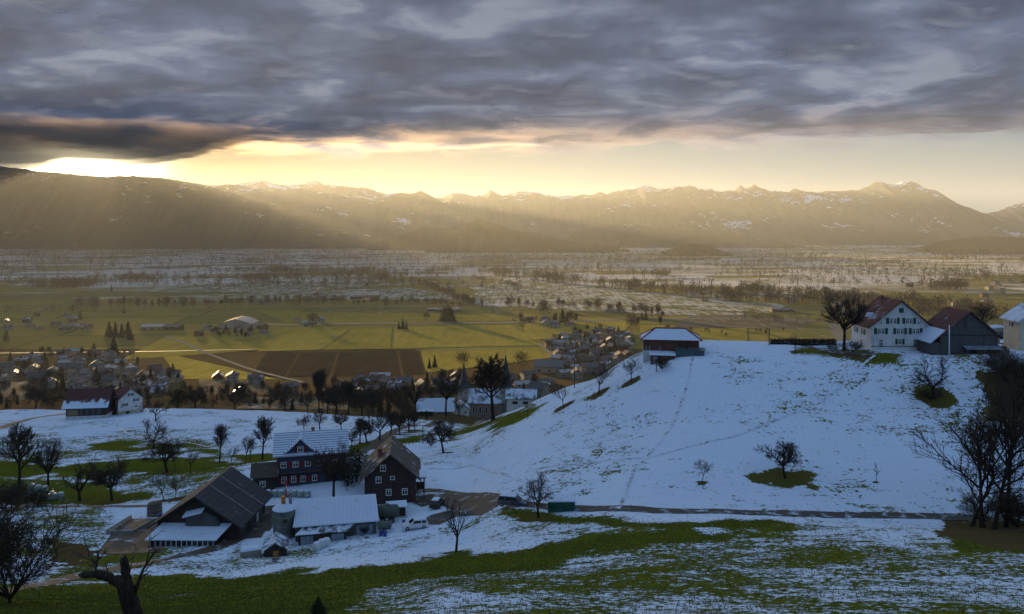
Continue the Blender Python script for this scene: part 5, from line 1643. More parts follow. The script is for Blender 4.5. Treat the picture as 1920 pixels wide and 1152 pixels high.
def car(label, loc, rz, paint, L=4.2, W=1.75, H=1.55, van=0.0):
    """hatchback: front towards +x"""
    g = thing('car', label, 'car', loc, rz)
    # side profile of the lower body, then the cabin tapering in
    x0, x1 = -L / 2, L / 2
    z = lambda k: k * H
    low = [(x0 + .05, z(.18)), (x0, z(.38)), (x0 + .06, z(.60)), (x1 - 1.25, z(.62)), (x1 - .35, z(.53)), (x1 - .04, z(.44)), (x1, z(.28)), (x1 - .06, z(.18))]
    b = MB(); n = len(low); yy = (-W / 2, -W / 2 * .93, W / 2 * .93, W / 2)
    V = []
    for k, y in enumerate((-1, -.88, .88, 1)):
        for (x, zz) in low:
            s = 1.0 if abs(y) < .95 else 0.985
            zc_ = z(.4); V.append((x * s, y * W / 2, zc_ + (zz - zc_) * (1.0 if abs(y) < .95 else .86)))
    Fc = [tuple(range(n)), tuple(range(3 * n, 4 * n))[::-1]]
    for k in range(3):
        for i in range(n):
            j = (i + 1) % n
            Fc.append((k * n + j, k * n + i, (k + 1) * n + i, (k + 1) * n + j))
    b.poly(V, Fc)
    cb = [(x0 + .10, z(.60)), (x0 + .30 - .1 * van, z(.97)), (x0 + 1.0, z(1.0)), (x1 - 1.95 + .3 * van, z(.98)), (x1 - 1.15 + .25 * van, z(.61))]
    wb, wt = W / 2 * .92, W / 2 * .74
    ww = lambda zz: wb + (wt - wb) * (zz - z(.6)) / (z(1) - z(.6))
    m_ = len(cb)
    V = [(x, -ww(zz), zz) for x, zz in cb] + [(x, ww(zz), zz) for x, zz in cb]
    b.poly(V, [tuple(range(m_)), tuple(range(m_, 2 * m_))[::-1]] + [((i + 1) % m_, i, i + m_, (i + 1) % m_ + m_) for i in range(m_)])
    b.build('body', MATS[paint], g)
    gl = MATS['window_glass']
    for s in (-1, 1):                         # side windows
        for xa, xb in ((x0 + .38, x0 + 1.12), (x0 + 1.2, x1 - 2.0 + .3 * van)):
            za, zb = z(.66), z(.92)
            q = [(xa, s * (ww(za) + .012), za), (xb + .32 * (xb > 0), s * (ww(za) + .012), za), (xb, s * (ww(zb) + .012), zb), (xa + .05, s * (ww(zb) + .012), zb)]
            MB().hexa([(x, y - s * .03, zz) for x, y, zz in q] + q).build('window', gl, g)
    for (xa, za), (xb, zb), o_ in ((cb[4], cb[3], .015), (cb[0], cb[1], -.015)):
        l = lambda t_: (xa + (xb - xa) * t_ + o_, za + (zb - za) * t_)
        (xp, zp), (xq, zq) = l(.12), l(.9)
        q = [(xp, -ww(zp) * .9, zp), (xp, ww(zp) * .9, zp), (xq, ww(zq) * .9, zq), (xq, -ww(zq) * .9, zq)]
        MB().hexa([(x - o_ * 2, y, zz) for x, y, zz in q] + q).build('windscreen' if o_ > 0 else 'rear_window', gl, g)
    for x in (x0 + .80, x1 - .85):
        for s in (-1, 1):
            wl = MB().tube([(0, -.10, 0), (0, .10, 0)], .32, 16).build('wheel', MATS['tyre'], g, (x, s * (W / 2 - .08), .32))
            MB().tube([(0, s * .09, 0), (0, s * .125, 0)], .19, 12).build('rim', MATS['metal_grey'], wl)
    for s in (-1, 1):
        MB().box(x1 - .16, x1 - .015, s * .62 - .17, s * .62 + .17, z(.42), z(.51)).build('headlight', MATS['lamp_clear'], g)
        MB().box(x0 - .01, x0 + .12, s * .66 - .12, s * .66 + .12, z(.46), z(.60)).build('tail_light', MATS['lamp_red'], g)
        MB().box(x1 - 1.75, x1 - 1.55, s * (W / 2 + .1) - .07, s * (W / 2 + .1) + .07, z(.62), z(.69)).build('mirror', MATS[paint], g)
    sn = MB().hexa([(cb[1][0] + .08, -wt * .96, z(.97)), (cb[3][0] - .05, -wt * .96, z(.97)), (cb[3][0] - .05, wt * .96, z(.97)), (cb[1][0] + .08, wt * .96, z(.97)),
                    (cb[1][0] + .14, -wt * .9, z(1.03)), (cb[3][0] - .12, -wt * .9, z(1.03)), (cb[3][0] - .12, wt * .9, z(1.03)), (cb[1][0] + .14, wt * .9, z(1.03))])
    sn.build('roof_snow', MATS['roof_full_snow'], g)
    return g


def lift(p, d=0.1): return Vector((p.x, p.y, p.z + d))


car('silver-white hatchback parked at the foot of the farm yard', lift(hit(778, 992)), R(193), 'car_white', 4.3)
car('dark car parked rear-on beside the brown farmhouse', lift(hit(820, 951)), R(78), 'car_dark', 4.2)
car('slate grey estate car parked on the farm road left of the green container', lift(hit(961, 950)), R(-14), 'car_slate', 4.6, 1.8, 1.6, 1.0)

# green container with snow on its lid
p = lift(hit(1053, 958), -.1)
g = thing('waste_container', 'dark green steel container with snow on its flat lid', 'container', p, R(-6))
sh = MB().hexa([(-2.0, -1.05, 0), (2.0, -1.05, 0), (2.0, 1.05, 0), (-2.0, 1.05, 0), (-2.05, -1.1, 1.55), (2.05, -1.1, 1.75), (2.05, 1.1, 1.95), (-2.05, 1.1, 1.85)])
sh.build('shell', MATS['container_green'], g)
for i in range(7):
    x = -1.8 + i * .6
    MB().box(x - .05, x + .05, -1.20, -1.02, 0.05, 1.5).build('rib', MATS['container_green'], g)
MB().hexa([(-2.1, -1.16, 1.57), (2.1, -1.16, 1.77), (2.1, 1.15, 1.97), (-2.1, 1.15, 1.87), (-2.05, -1.1, 1.72), (2.05, -1.1, 1.92), (2.05, 1.1, 2.12), (-2.05, 1.1, 2.02)]).build('lid', MATS['roof_full_snow'], g)

# slurry tanker and smaller things between cowshed and brown house
p = lift(at(726, 134.5), .05)
g = thing('slurry_tanker', 'olive slurry tanker trailer parked at the end of the cowshed', 'trailer', p, R(8))
b = MB(); b.lathe([(0.05, -2.0), (0.7, -1.95), (1.05, -1.6), (1.1, 0), (1.05, 1.6), (0.7, 1.95), (0.05, 2.0)], 20)
b.v = [(zz, y, x + 1.75) for x, y, zz in b.v]
b.build('tank', MATS['tank_olive'], g, smooth=True)
for x in (-.7, .7):
    for s in (-1, 1):
        wl = MB().tube([(0, -.18, 0), (0, .18, 0)], .52, 18).build('wheel', MATS['tyre'], g, (x, s * .95, .5)); MB().tube([(0, s * .17, 0), (0, s * .21, 0)], .26, 12).build('rim', MATS['metal_grey'], wl)
MB().box(-2.2, 2.6, -.12, .12, .55, .75).box(2.5, 3.4, -.06, .06, .5, .66).build('drawbar', MATS['metal_grey'], g)
MB().lathe([(.3, 0), (.3, .25), (.2, .3)], 12).build('hatch', MATS['metal_grey'], g, (0, 0, 2.8))
p = lift(at(721, 129), .05)
g = thing('water_tank', 'small rounded grey tank trailer before the slurry tanker', 'trailer', p, R(5))
b = MB(); b.lathe([(0.05, -1.15), (.5, -1.1), (.62, -.8), (.62, .8), (.5, 1.1), (.05, 1.15)], 16); b.v = [(zz, y, x + 1.15) for x, y, zz in b.v]
b.build('tank', MATS['silo_shell'], g, smooth=True)
for s in (-1, 1):
    MB().tube([(0, -.1, 0), (0, .1, 0)], .38, 14).build('wheel', MATS['tyre'], g, (0, s * .72, .38))
MB().box(-1.2, 1.6, -.08, .08, .4, .5).build('drawbar', MATS['metal_grey'], g)
for i, (px, D, lab) in enumerate([(714, 127, 'left one of two blue barrels at the corner of the cowshed'), (722, 126.5, 'right one of two blue barrels at the corner of the cowshed'), (757, 132, 'blue barrel standing left of the silver-white car'), (622 - 0, 0, None)]):
    if not lab: continue
    p = at(px, D)
    g = thing('barrel', lab, 'barrel', p)
    MB().lathe([(.26, -.1), (.29, .1), (.28, .3), (.3, .33), (.28, .36), (.28, .6), (.3, .63), (.28, .66), (.27, .9), (.22, .93)], 14).build('drum', MATS['barrel_blue'], g, smooth=True)
    MB().lathe([(.05, .92), (.05, .97)], 8).build('bung', MATS['frame_white'], g, (.12, 0, 0))
# round tank by the concrete yard
p = hit(290, 967)
g = thing('round_tank', 'brown round upright tank behind the concrete yard', 'tank', p)
MB().lathe([(1.25, -.5), (1.28, .2), (1.28, 2.0), (1.1, 2.3), (.6, 2.45), (.1, 2.5)], 24).build('shell', mat('rust_tank', (.15, .105, .08), (.10, .075, .06), 1, .8), g, smooth=True)
for z in (.5, 1.2, 1.8):
    MB().lathe([(1.31, z), (1.31, z + .08)], 24).build('hoop', MATS['metal_grey'], g)
p = hit(300, 975)
g = thing('barrel', 'blue barrel before the brown round tank', 'barrel', p)
MB().lathe([(.3, -.1), (.33, .1), (.33, .85), (.28, .9)], 14).build('drum', MATS['barrel_blue'], g, (0, 0, .25), smooth=True)
MB().box(-.6, .6, -.4, .4, -.1, .24).build('pallet', MATS['red_wood'], g)

# bales
BALE = MB().lathe([(.30, 0), (.55, .04), (.66, .16), (.69, .45), (.67, .8), (.60, 1.08), (.48, 1.2), (.2, 1.23)], 18).mesh('bale', MATS['wrap_white'], True)
BALEG = MB().lathe([(.30, 0), (.55, .04), (.66, .16), (.69, .45), (.67, .8), (.60, 1.08), (.48, 1.2), (.2, 1.23)], 18).mesh('bale', MATS['wrap_green'], True)
TAIL = MB().box(-.16, .16, -.70, -.665, .35, .62).mesh('wrap_end', MATS['frame_white'])
CAP = MB().lathe([(.52, 1.16), (.46, 1.26), (.2, 1.32)], 14).mesh('snow_cap', MATS['roof_full_snow'], True)


def bale(loc, label, group, me_=BALE, s=1.0, cap=True, rz=0.0):
    o = tag(ob('wrapped_bale', me_, None, loc, rz, s), label, 'bale', group)
    ob('wrap_end', TAIL, o)
    if cap: ob('snow_cap', CAP, o)
    return o


for px, py, lab in ((594, 1033, 'left one of the three wrapped bales before the cowshed'), (603, 1028, 'middle one of the three wrapped bales before the cowshed'), (612, 1026, 'right one of the three wrapped bales before the cowshed')):
    bale(hit(px, py), lab, 'three bales before the cowshed', BALE, 1.0, True, px)
for i in range(7):
    p = at(503 + i * 12.2, 150.5 - i * .2)
    bale(p, nth(i) + ' wrapped bale from the left in the row before the blue farmhouse', 'bales in a row before the blue farmhouse', BALEG, 0.98, True, i * 1.1)
for i, (px, py, up_) in enumerate([(78, 938, 0), (90, 939, 0), (102, 938, 0), (114, 936, 0), (66, 934, 0), (54, 932, 0), (84, 934, 1), (72, 932, 1), (97, 934, 0), (60, 930, 1)]):
    p = hit(px, py); p.z += up_ * 1.15
    bale(p, ('left bale of the front four under the left field trees', 'second of the four front bales under the left field trees', 'third of the four front bales under the left field trees', 'snow-capped right end bale under the left field trees', 'rear bale behind the left end of the bale heap', 'leftmost rear bale of the bale heap', 'snow-capped upper bale on the right of the heap', 'snow-capped upper bale in the middle of the heap', 'rear bale between the front bales of the heap', 'upper bale at the left of the heap')[i], 'bales heaped under the left field trees', BALEG, 1.05, i in (3, 6, 7), i * 1.3)
# stone trough by the yard drive
p = hit(470, 1045)
g = thing('stone_trough', 'long stone trough heaped with snow beside the yard drive', 'trough', p, R(24))
MB().hexa([(-1.4, -.8, -.5), (1.4, -.8, -.5), (1.4, .8, -.5), (-1.4, .8, -.5), (-1.5, -.85, 1.2), (1.5, -.85, 1.2), (1.5, .85, 1.2), (-1.5, .85, 1.2)]).build('basin', MATS['concrete'], g)
MB().hexa([(-1.45, -.8, 1.21), (1.45, -.8, 1.21), (1.45, .8, 1.21), (-1.45, .8, 1.21), (-1.2, -.6, 1.5), (1.2, -.6, 1.45), (1.2, .6, 1.5), (-1.2, .6, 1.55)]).build('snow_heap', MATS['roof_full_snow'], g)
# low yard walls
for (a, b_, hgt, m_, lab) in [((200, 1003), (250, 1003), .5, 'concrete', 'low concrete wall across the near end of the yard'), ((198, 1004), (246, 974), .6, 'render_cream', 'pale low wall along the outer side of the yard'), ((248, 1002), (290, 978), .5, 'concrete', 'dark kerb wall dividing the yard beside the barn')]:  # cream on the outer wall puts its sunlit look into the colour
    A, B = hit(*a), hit(*b_)
    d = (B - A); L = math.hypot(d.x, d.y); an = math.atan2(d.y, d.x)
    g = thing('yard_wall', lab, 'wall', A, an)
    MB().hexa([(0, -.12, -.5), (L, -.12, d.z - .5), (L, .12, d.z - .5), (0, .12, -.5), (0, -.12, hgt), (L, -.12, d.z + hgt), (L, .12, d.z + hgt), (0, .12, hgt)]).build('wall', MATS[m_], g)
    MB().hexa([(0, -.16, hgt + .005), (L, -.16, d.z + hgt + .005), (L, .16, d.z + hgt + .005), (0, .16, hgt + .005), (0, -.16, hgt + .08), (L, -.16, d.z + hgt + .08), (L, .16, d.z + hgt + .08), (0, .16, hgt + .08)]).build('coping', MATS['concrete'], g)


# ------------------------------------------------------------------ poles, hedge, fences
def pole(px, py, hpx, label, D=None, arms=1, lamp=False, m_='pole_wood', r=.13):
    p = hit(px, py) if D is None else at(px, D)
    base_row = HY + F * (CZ - p.z) / p.y
    h = (hpx + base_row - py) * p.y / F
    g = thing('utility_pole' if not lamp else 'lamp_post', label, 'pole', p)
    MB().tube([(0, 0, -1), (0, 0, h)], [r, r * .75], 8).build('post', MATS[m_], g, smooth=True)
    for k in range(arms):
        b = MB().box(-.7, .7, -.06, .06, h - .45 - k * .6, h - .33 - k * .6)
        for x in (-.6, .6):
            b.lathe([(.05, h - .33 - k * .6), (.07, h - .2 - k * .6), (.03, h - .12 - k * .6)], 6, (x, 0, 0))
        b.build('crossarm', MATS[m_], g)
    if lamp:
        MB().tube([(0, 0, h - .05), (-.5, 0, h + .15), (-1.1, 0, h + .12)], [.06, .05, .12], 6).build('arm', MATS['metal_grey'], g)
    return g


pole(15, 764, 46, 'lamp post at the left frame edge above the terrace field', None, 0, True, 'metal_grey', .16)
pole(1077, 728, 60, 'tall wooden pole at the left edge of the snow hill')
pole(1183, 668, 55, 'wooden pole just left of the red-roofed shed')
pole(1442, 648, 33, 'short pole at the left end of the dark hedge', None, 0)
pole(793, 832, 34, 'thin pole beside the lane behind the brown farmhouse', None, 0)
pole(714, 826, 38, 'thin mast rising behind the brown farmhouse ridge', None, 0, False, 'metal_grey', .08)
pole(1780, 668, 58, 'white pole standing before the grey barn', None, 0, False, 'frame_white', .14)

# dark hedge on the hilltop
mat('hedge_twig', (.040, .034, .022), (.028, .024, .016), 2, .95)
A, B = at(1446, 189), at(1566, 190)
g = thing('hedge', 'long dark clipped hedge along the hilltop left of the large tree', 'hedge', (A + B) / 2)
L = (B - A).length
rg2 = np.random.RandomState(8); n = 5200
P = np.stack([rg2.uniform(-L / 2, L / 2, n), rg2.uniform(-.7, .7, n), rg2.uniform(-.4, 1.35, n) + .12 * np.sin(np.linspace(0, 40, n))], 1)
u_ = rg2.normal(0, 1, (n, 3)); u_ /= np.linalg.norm(u_, axis=1)[:, None]; w2 = np.cross(u_, rg2.normal(0, 1, (n, 3))); w2 /= np.linalg.norm(w2, axis=1)[:, None]
V = np.stack([P - u_ * .16, P + w2 * .1, P + u_ * .16, P - w2 * .1], 1).reshape(-1, 3)
ob('foliage', mesh_np('foliage', V, np.arange(n * 4).reshape(n, 4), MATS['hedge_twig']), g)
b = MB()
for i in range(24):
    x = -L / 2 + (i + .5) * L / 24
    b.tube([(x, 0, -.8), (x + .1, .05, .9)], [.06, .03], 5)
b.build('stem', MATS['bark'], g)

# wooden frame on the slope and folded parasol
p = hit(1236, 696)
g = thing('wooden_frame', 'small wooden frame standing on the snow below the red-roofed shed', 'frame', p, R(20))
for x in (-.7, .7):
    MB().box(x - .07, x + .07, -.07, .07, -.5, 1.7).build('post', MATS['pole_wood'], g)
MB().box(-.8, .8, -.06, .06, 1.55, 1.68).build('rail', MATS['pole_wood'], g)
p = at(1871, 186)
g = thing('parasol', 'folded yellow parasol beside the right house', 'parasol', p)
MB().lathe([(.45, .6), (.42, 1.0), (.25, 2.4), (.06, 3.6)], 10).build('canopy', MATS['yellow_paint'], g)
MB().tube([(0, 0, -.3), (0, 0, 3.9)], .04, 6).build('pole', MATS['pole_wood'], g)
MB().lathe([(.4, -.1), (.4, .08)], 12).build('base', MATS['concrete'], g)

# leaning sawn trunk on the hill edge
p = hit(1052, 728)
g = thing('tree_stump', 'sawn-off trunk leaning left on the edge of the snow hill', 'stump')if False else thing('tree_stump', 'sawn-off trunk leaning left on the edge of the snow hill', 'stump', p)
MB().tube([(0, 0, -.5), (-.5, 0, 1.0), (-1.2, 0, 2.0), (-1.6, 0, 3.0)], [.35, .28, .24, .2], 8).tube([(-1.0, 0, 1.8), (-.5, .1, 2.4), (-.4, .1, 3.0)], [.12, .08, .03], 6).build('trunk', MATS['bark'], g, smooth=True)
MB().lathe([(.22, 0), (.2, .08), (.05, .12)], 8).build('snow_cap', MATS['roof_full_snow'], g, (-1.6, 0, 2.98))


def fence(pts, label, h=1.0, gap=2.5):
    P = [hit(*q) for q in pts]
    g = thing('fence', label, 'fence', P[0])
    prev = None
    for a, c in zip(P[:-1], P[1:]):
        n = max(1, int((c - a).length / gap))
        for i in range(n + (c is P[-1])):
            q = a.lerp(c, i / n); q.z = gz(q.x, q.y)
            d = q - P[0]
            MB().box(-.05, .05, -.05, .05, -.3, h).build('post', MATS['pole_wood'], g, d)
            if prev is not None:
                b = MB()
                for z in (.45, .85):
                    b.tube([prev + Vector((0, 0, z * h)), d + Vector((0, 0, z * h))], .025, 4)
                b.build('rail', MATS['pole_wood'], g)
            prev = d


fence([(650, 922), (690, 914)], 'wooden rail fence between the bare tree and the brown farmhouse')
fence([(1880, 655), (1900, 680), (1918, 700)], 'post fence beside the lane under the right house')
fence([(760, 838), (800, 824), (838, 806)], 'thin post fence along the lane up to the church')

# ------------------------------------------------------------------ valley: houses
for nm, c1, c2 in (('v_white', (.34, .31, .27), (.27, .25, .21)), ('v_cream', (.40, .32, .22), (.33, .27, .19)), ('v_tan', (.24, .165, .105), (.19, .135, .09)), ('v_wood', (.12, .075, .05), (.08, .05, .036))):
    mat(nm, c1, c2, .4, .9)
for nm, c1, c2, ro in (('v_tile', (.115, .055, .040), (.080, .042, .034), .38), ('v_dark', (.050, .046, .046), (.070, .064, .062), .26)):
    mat(nm, c1, c2, 1.2, ro, .5)
mat('v_metal', (.36, .35, .34), (.28, .27, .26), .5, .20, .6, .6)
snow_mat('v_snow', (.12, .08, .06), (.08, .06, .05), .38, .25)
mat('v_glass', (.02, .022, .025), (.03, .03, .03), 1, .15, .6)
VW = ['v_white', 'v_white', 'v_cream', 'v_tan', 'v_white', 'v_wood']
VR = ['v_tile', 'v_dark', 'v_snow', 'v_tile', 'v_dark', 'v_metal']
VP = {}


def vproto(k):
    """village house meshes, shared"""
    if k in VP: return VP[k]
    rg = random.Random(k)
    w_ = rg.uniform(7.5, 10.5); l_ = rg.uniform(9, 14); h = rg.choice([3.2, 5.4, 5.8, 6.0]); rise = w_ / 2 * rg.uniform(.45, .85)
    wm, rm = VW[k % 6], VR[(k * 5 + k // 6) % 6]
    wall = wall_mesh(w_, l_, h, rise, 0, 4).mesh('wall', MATS[wm])
    roof = roof_mesh(w_, l_, h, rise, .8, .25).mesh('roof', MATS[rm])
    ch = MB().box(w_ * .15, w_ * .15 + .8, -.4, .4, h + rise * .3, h + rise + .9).mesh('chimney', MATS['v_tan'])
    wins = []
    wn = MB().box(-.55, .55, -.05, .05, -.65, .65).mesh('window', MATS['v_glass'])
    for z in ((1.6,) if h < 4 else (1.6, 4.2)):
        for x in (-w_ * .27, w_ * .27):
            wins.append((wn, (x, -l_ / 2, z), 0))
        for y in (-l_ * .28, l_ * .28):
            wins.append((wn, (-w_ / 2, y, z), -math.pi / 2)); wins.append((wn, (w_ / 2, y, z), math.pi / 2))
    VP[k] = (wall, roof, ch, wins)
    return VP[k]


WN = {'v_white': 'white-walled', 'v_cream': 'cream', 'v_tan': 'tan', 'v_wood': 'dark timber'}
RN = {'v_tile': 'red-brown tile', 'v_dark': 'dark', 'v_snow': 'snow-dusted', 'v_metal': 'pale metal'}


def vlook(k):
    return WN[VW[k % 6]], RN[VR[(k * 5 + k // 6) % 6]]


def vhouse(p, rz, k, label, group, s=1.0, wins=True):
    wall, roof, ch, ws = vproto(k)
    g = thing('village_house', label, 'house', p, rz, group)
    g.scale = (s, s, s)
    ob('wall', wall, g); ob('roof', roof, g); ob('chimney', ch, g)
    if wins:
        for me_, loc, r_ in ws: ob('window', me_, g, loc, r_)


rv = random.Random(11)
OCC = []


def village(poly, n, label, group, sep=13.0, s=1.0):
    xs = [q[0] for q in poly]; ys = [q[1] for q in poly]
    k = 0
    for _ in range(n * 60):
        if k >= n: break
        px, py = rv.uniform(min(xs), max(xs)), rv.uniform(min(ys), max(ys))
        if not in_poly(np.array([px]), np.array([py]), poly)[0]: continue
        p = hit(px, py)
        if p.y < 480: continue
        if any((p.x - a) ** 2 + (p.y - b) ** 2 < sep * sep for a, b in OCC): continue
        OCC.append((p.x, p.y)); k += 1
        kk = rv.randrange(18); a_, b_ = vlook(kk)
        fx = (px - min(xs)) / (max(xs) - min(xs)); fy = (py - min(ys)) / (max(ys) - min(ys))
        zone = ('far ' if fy < .4 else 'near ' if fy > .7 else 'middle ') + ('left part' if fx < .35 else 'right part' if fx > .65 else 'centre')
        vhouse(p, rv.choice([0.2, 1.75, -1.2, .9]) + rv.uniform(-.25, .25), kk, a_ + ' ' + label.format(roof=b_ + ' roof', zone=zone), group, s * rv.uniform(.85, 1.1))


village([(-20, 690), (60, 668), (130, 664), (200, 668), (260, 690), (330, 712), (330, 738), (270, 742), (160, 745), (60, 720), (-20, 735)], 80, 'house, {roof}, {zone} of the left village', 'houses of the village below the left terrace')
village([(1025, 642), (1060, 630), (1110, 622), (1185, 628), (1192, 650), (1180, 672), (1130, 700), (1080, 712), (1050, 690)], 80, 'house, {roof}, {zone} of the village beside the snow hill', 'houses of the village beside the snow hill')
village([(620, 722), (780, 716), (860, 712), (850, 740), (640, 748)], 22, 'house, {roof}, {zone} of the cluster behind the terrace trees', 'houses behind the terrace trees', 17)
village([(960, 700), (1060, 704), (1060, 735), (1000, 745), (960, 735)], 9, 'house, {roof}, {zone} of the group right of the spires', 'houses right of the church', 16)
village([(340, 700), (450, 704), (560, 722), (560, 740), (380, 740)], 5, 'house, {roof}, {zone} of the vine rows under the terrace', 'houses beside the vine rows', 20)
village([(380, 612), (500, 612), (500, 632), (330, 630)], 8, 'outbuilding, {roof}, {zone} of the big white hall yard', 'outbuildings near the white hall', 22)
village([(985, 605), (1070, 600), (1075, 614), (1000, 618)], 7, 'farm building, {roof}, {zone} of the farm group mid plain', 'farm group in the middle of the plain', 18)
village([(540, 600), (620, 600), (610, 614), (545, 616)], 5, 'farm building, {roof}, {zone} of the small roadside farm', 'farm group beside the country road', 20)
village([(880, 525), (1000, 535), (980, 545), (900, 545)], 5, 'farm building, {roof}, {zone} of the snowy field farm', 'farm group on the snowy field', 28, 1.3)
village([(0, 590), (180, 580), (180, 612), (0, 630)], 9, 'house, {roof}, {zone} of the scattered left plain houses', 'scattered houses left on the plain', 30)
village([(1300, 540), (1900, 530), (1900, 575), (1320, 575)], 16, 'farmhouse, {roof}, {zone} of the scattered right plain farms', 'scattered farmhouses right on the plain', 50, 1.3)
village([(440, 560), (640, 545), (640, 565), (450, 575)], 5, 'farm building, {roof}, {zone} beside the pale-roofed hall', 'farm buildings beside the pale hall', 30, 1.2)


def hall(px, py, wpx, label, h=6.0, depth=22.0, rise=3.0, rz=0.0, wallm='v_white', roofm='v_metal', arch=False):
    p = hit(px, py); L = wpx * p.y / F
    g = thing('hall', label, 'hall', p, rz)
    if arch:
        n = 10
        pr = [(-L / 2 + L * i / n, 0, h * .55 + rise * math.sin(math.pi * i / n)) for i in range(n + 1)]
        MB().prism([(-L / 2, 0, -2), *pr, (L / 2, 0, -2)], (0, depth, 0)).build('wall', MATS[wallm], g)
        b = MB()
        for a, c in zip(pr[:-1], pr[1:]):
            b.hexa([(a[0], -1, a[2] + .05), (c[0], -1, c[2] + .05), (c[0], depth + 1, c[2] + .05), (a[0], depth + 1, a[2] + .05), (a[0], -1, a[2] + .4), (c[0], -1, c[2] + .4), (c[0], depth + 1, c[2] + .4), (a[0], depth + 1, a[2] + .4)])
        b.build('roof', MATS[roofm], g)
        MB().box(-L * .04, L * .04, -1.2, depth, h * .55 + rise + .3, h * .55 + rise + 1.1).build('skylight', MATS['v_glass'], g)
    else:
        wl = wall_mesh(depth, L, h, rise, 0, 3); wl.build('wall', MATS[wallm], g, (0, depth / 2, 0), math.pi / 2)
        roof_mesh(depth, L, h, rise, .8, .3).build('roof', MATS[roofm], g, (0, depth / 2, 0), math.pi / 2)
    nw = max(2, int(L / 9))
    for i in range(nw):
        x = -L / 2 + (i + .5) * L / nw
        MB().box(x - 1.4, x + 1.4, -.12, .1, 1.2, 3.0).build('window', MATS['v_glass'], g)
    return g


hall(440, 619, 62, 'big white hall with two curved pale roofs on the plain', 14, 46, 7, R(4), 'v_white', 'v_metal', True)
hall(688, 560, 44, 'wide hall with bright pale roof on the frosted field', 7, 30, 4, R(2), 'v_tan', 'v_metal')
hall(832, 585, 62, 'long low barn beside two dark conifers on the plain', 4.5, 16, 1.5, R(-3), 'v_wood', 'v_metal')
hall(285, 620, 40, 'pale-roofed farm hall left of the big white hall', 5, 24, 3, R(12), 'v_tan', 'v_metal')
hall(135, 620, 50, 'low pale-roofed hall at the left of the plain', 5, 24, 3, R(6), 'v_tan', 'v_snow')
hall(320, 620, 30, 'small dark barn touching the big white hall yard', 5, 16, 3, R(-6), 'v_wood', 'v_dark')
hall(1030, 700, 60, 'large dark-roofed hall between the church and the right village', 6, 26, 5, R(-12), 'v_cream', 'v_dark')
hall(1050, 682, 36, 'grey flat-roofed hall behind the large dark-roofed hall', 6, 18, 2, R(-12), 'v_tan', 'v_metal')
hall(668, 562, 0.1 + 24, 'brown barn left of the hall with bright pale roof', 5, 14, 2.5, R(0), 'v_wood', 'v_tile')
hall(900, 523, 20, 'small dark barn on the snowy field', 5, 14, 2, R(0), 'v_wood', 'v_dark')
hall(1880, 552, 14, 'gold-lit tall building on the right of the plain', 14, 16, 1, R(20), 'v_cream', 'v_metal')
hall(1470, 586, 44, 'low barn on the plain behind the hilltop hedge', 4, 18, 2, R(0), 'v_wood', 'v_snow')
hall(712, 712, 36, 'long low stable at the edge of the brown field', 3.5, 10, 2, R(0), 'v_tan', 'v_metal')
hall(1150, 585, 34, 'pale greenhouse strip beyond the country road', 3, 8, 1, R(-2), 'v_white', 'v_metal')
hall(1590, 592, 34, 'low shed on the frosted field behind the large round tree', 4, 14, 2, R(0), 'v_wood', 'v_snow')

# ------------------------------------------------------------------ valley: trees
mat('far_twig', (.060, .046, .030), (.040, .032, .022), .3, .95, .1)


def far_tree_np(rg, h, wd, n, thick=1.0):
    """trunk plus fine blades spread through the crown; returns verts and triangles"""
    d = rg.normal(0, 1, (n, 3)); d /= np.linalg.norm(d, axis=1)[:, None]
    lump = 0.7 + 0.6 * rg.rand(n)
    P = d * (rg.rand(n) ** .45 * lump)[:, None] * np.array([wd / 2, wd / 2, h * .40]) + np.array([0, 0, h * .60])
    out = P - np.array([0, 0, h * .30]); out /= np.linalg.norm(out, axis=1)[:, None]
    out = out + rg.normal(0, .35, (n, 3))
    ln = h * .11 * rg.uniform(.6, 1.4, n)[:, None]
    sd_ = np.cross(out, rg.normal(0, 1, (n, 3))); sd_ /= np.linalg.norm(sd_, axis=1)[:, None]
    wv = h * .018 * thick
    T = np.stack([P - sd_ * wv, P + sd_ * wv, P + out * ln], 1).reshape(-1, 3)
    F1 = np.arange(3 * n).reshape(n, 3)
    a = np.arange(4) * math.pi / 2; r0 = h * .022
    B0 = np.stack([np.cos(a) * r0, np.sin(a) * r0, a * 0 - .5], 1); B1 = np.stack([np.cos(a) * r0 * .4, np.sin(a) * r0 * .4, a * 0 + h * .75], 1)
    tv = np.concatenate([B0, B1]); tf = []
    for k in range(4):
        k2 = (k + 1) % 4; tf += [(k, k2, k2 + 4), (k, k2 + 4, k + 4)]
    return T, F1, tv, np.array(tf)


FT = []
for k in range(7):
    rg = np.random.RandomState(200 + k)
    T, F1, tv, tf = far_tree_np(rg, 10, (5.5, 7, 8, 4, 9, 6, 3)[k], 420)
    FT.append((mesh_np('trunk', tv, tf, MATS['far_twig']), mesh_np('crown', T, F1, MATS['far_twig'])))


def field_tree(p, h, label, group, k=None):
    k = rv.randrange(7) if k is None else k
    g = thing('field_tree', label, 'tree', p, rv.uniform(0, 6.28), group)
    g.scale = (h / 10,) * 3
    ob('trunk', FT[k][0], g); ob('crown', FT[k][1], g)


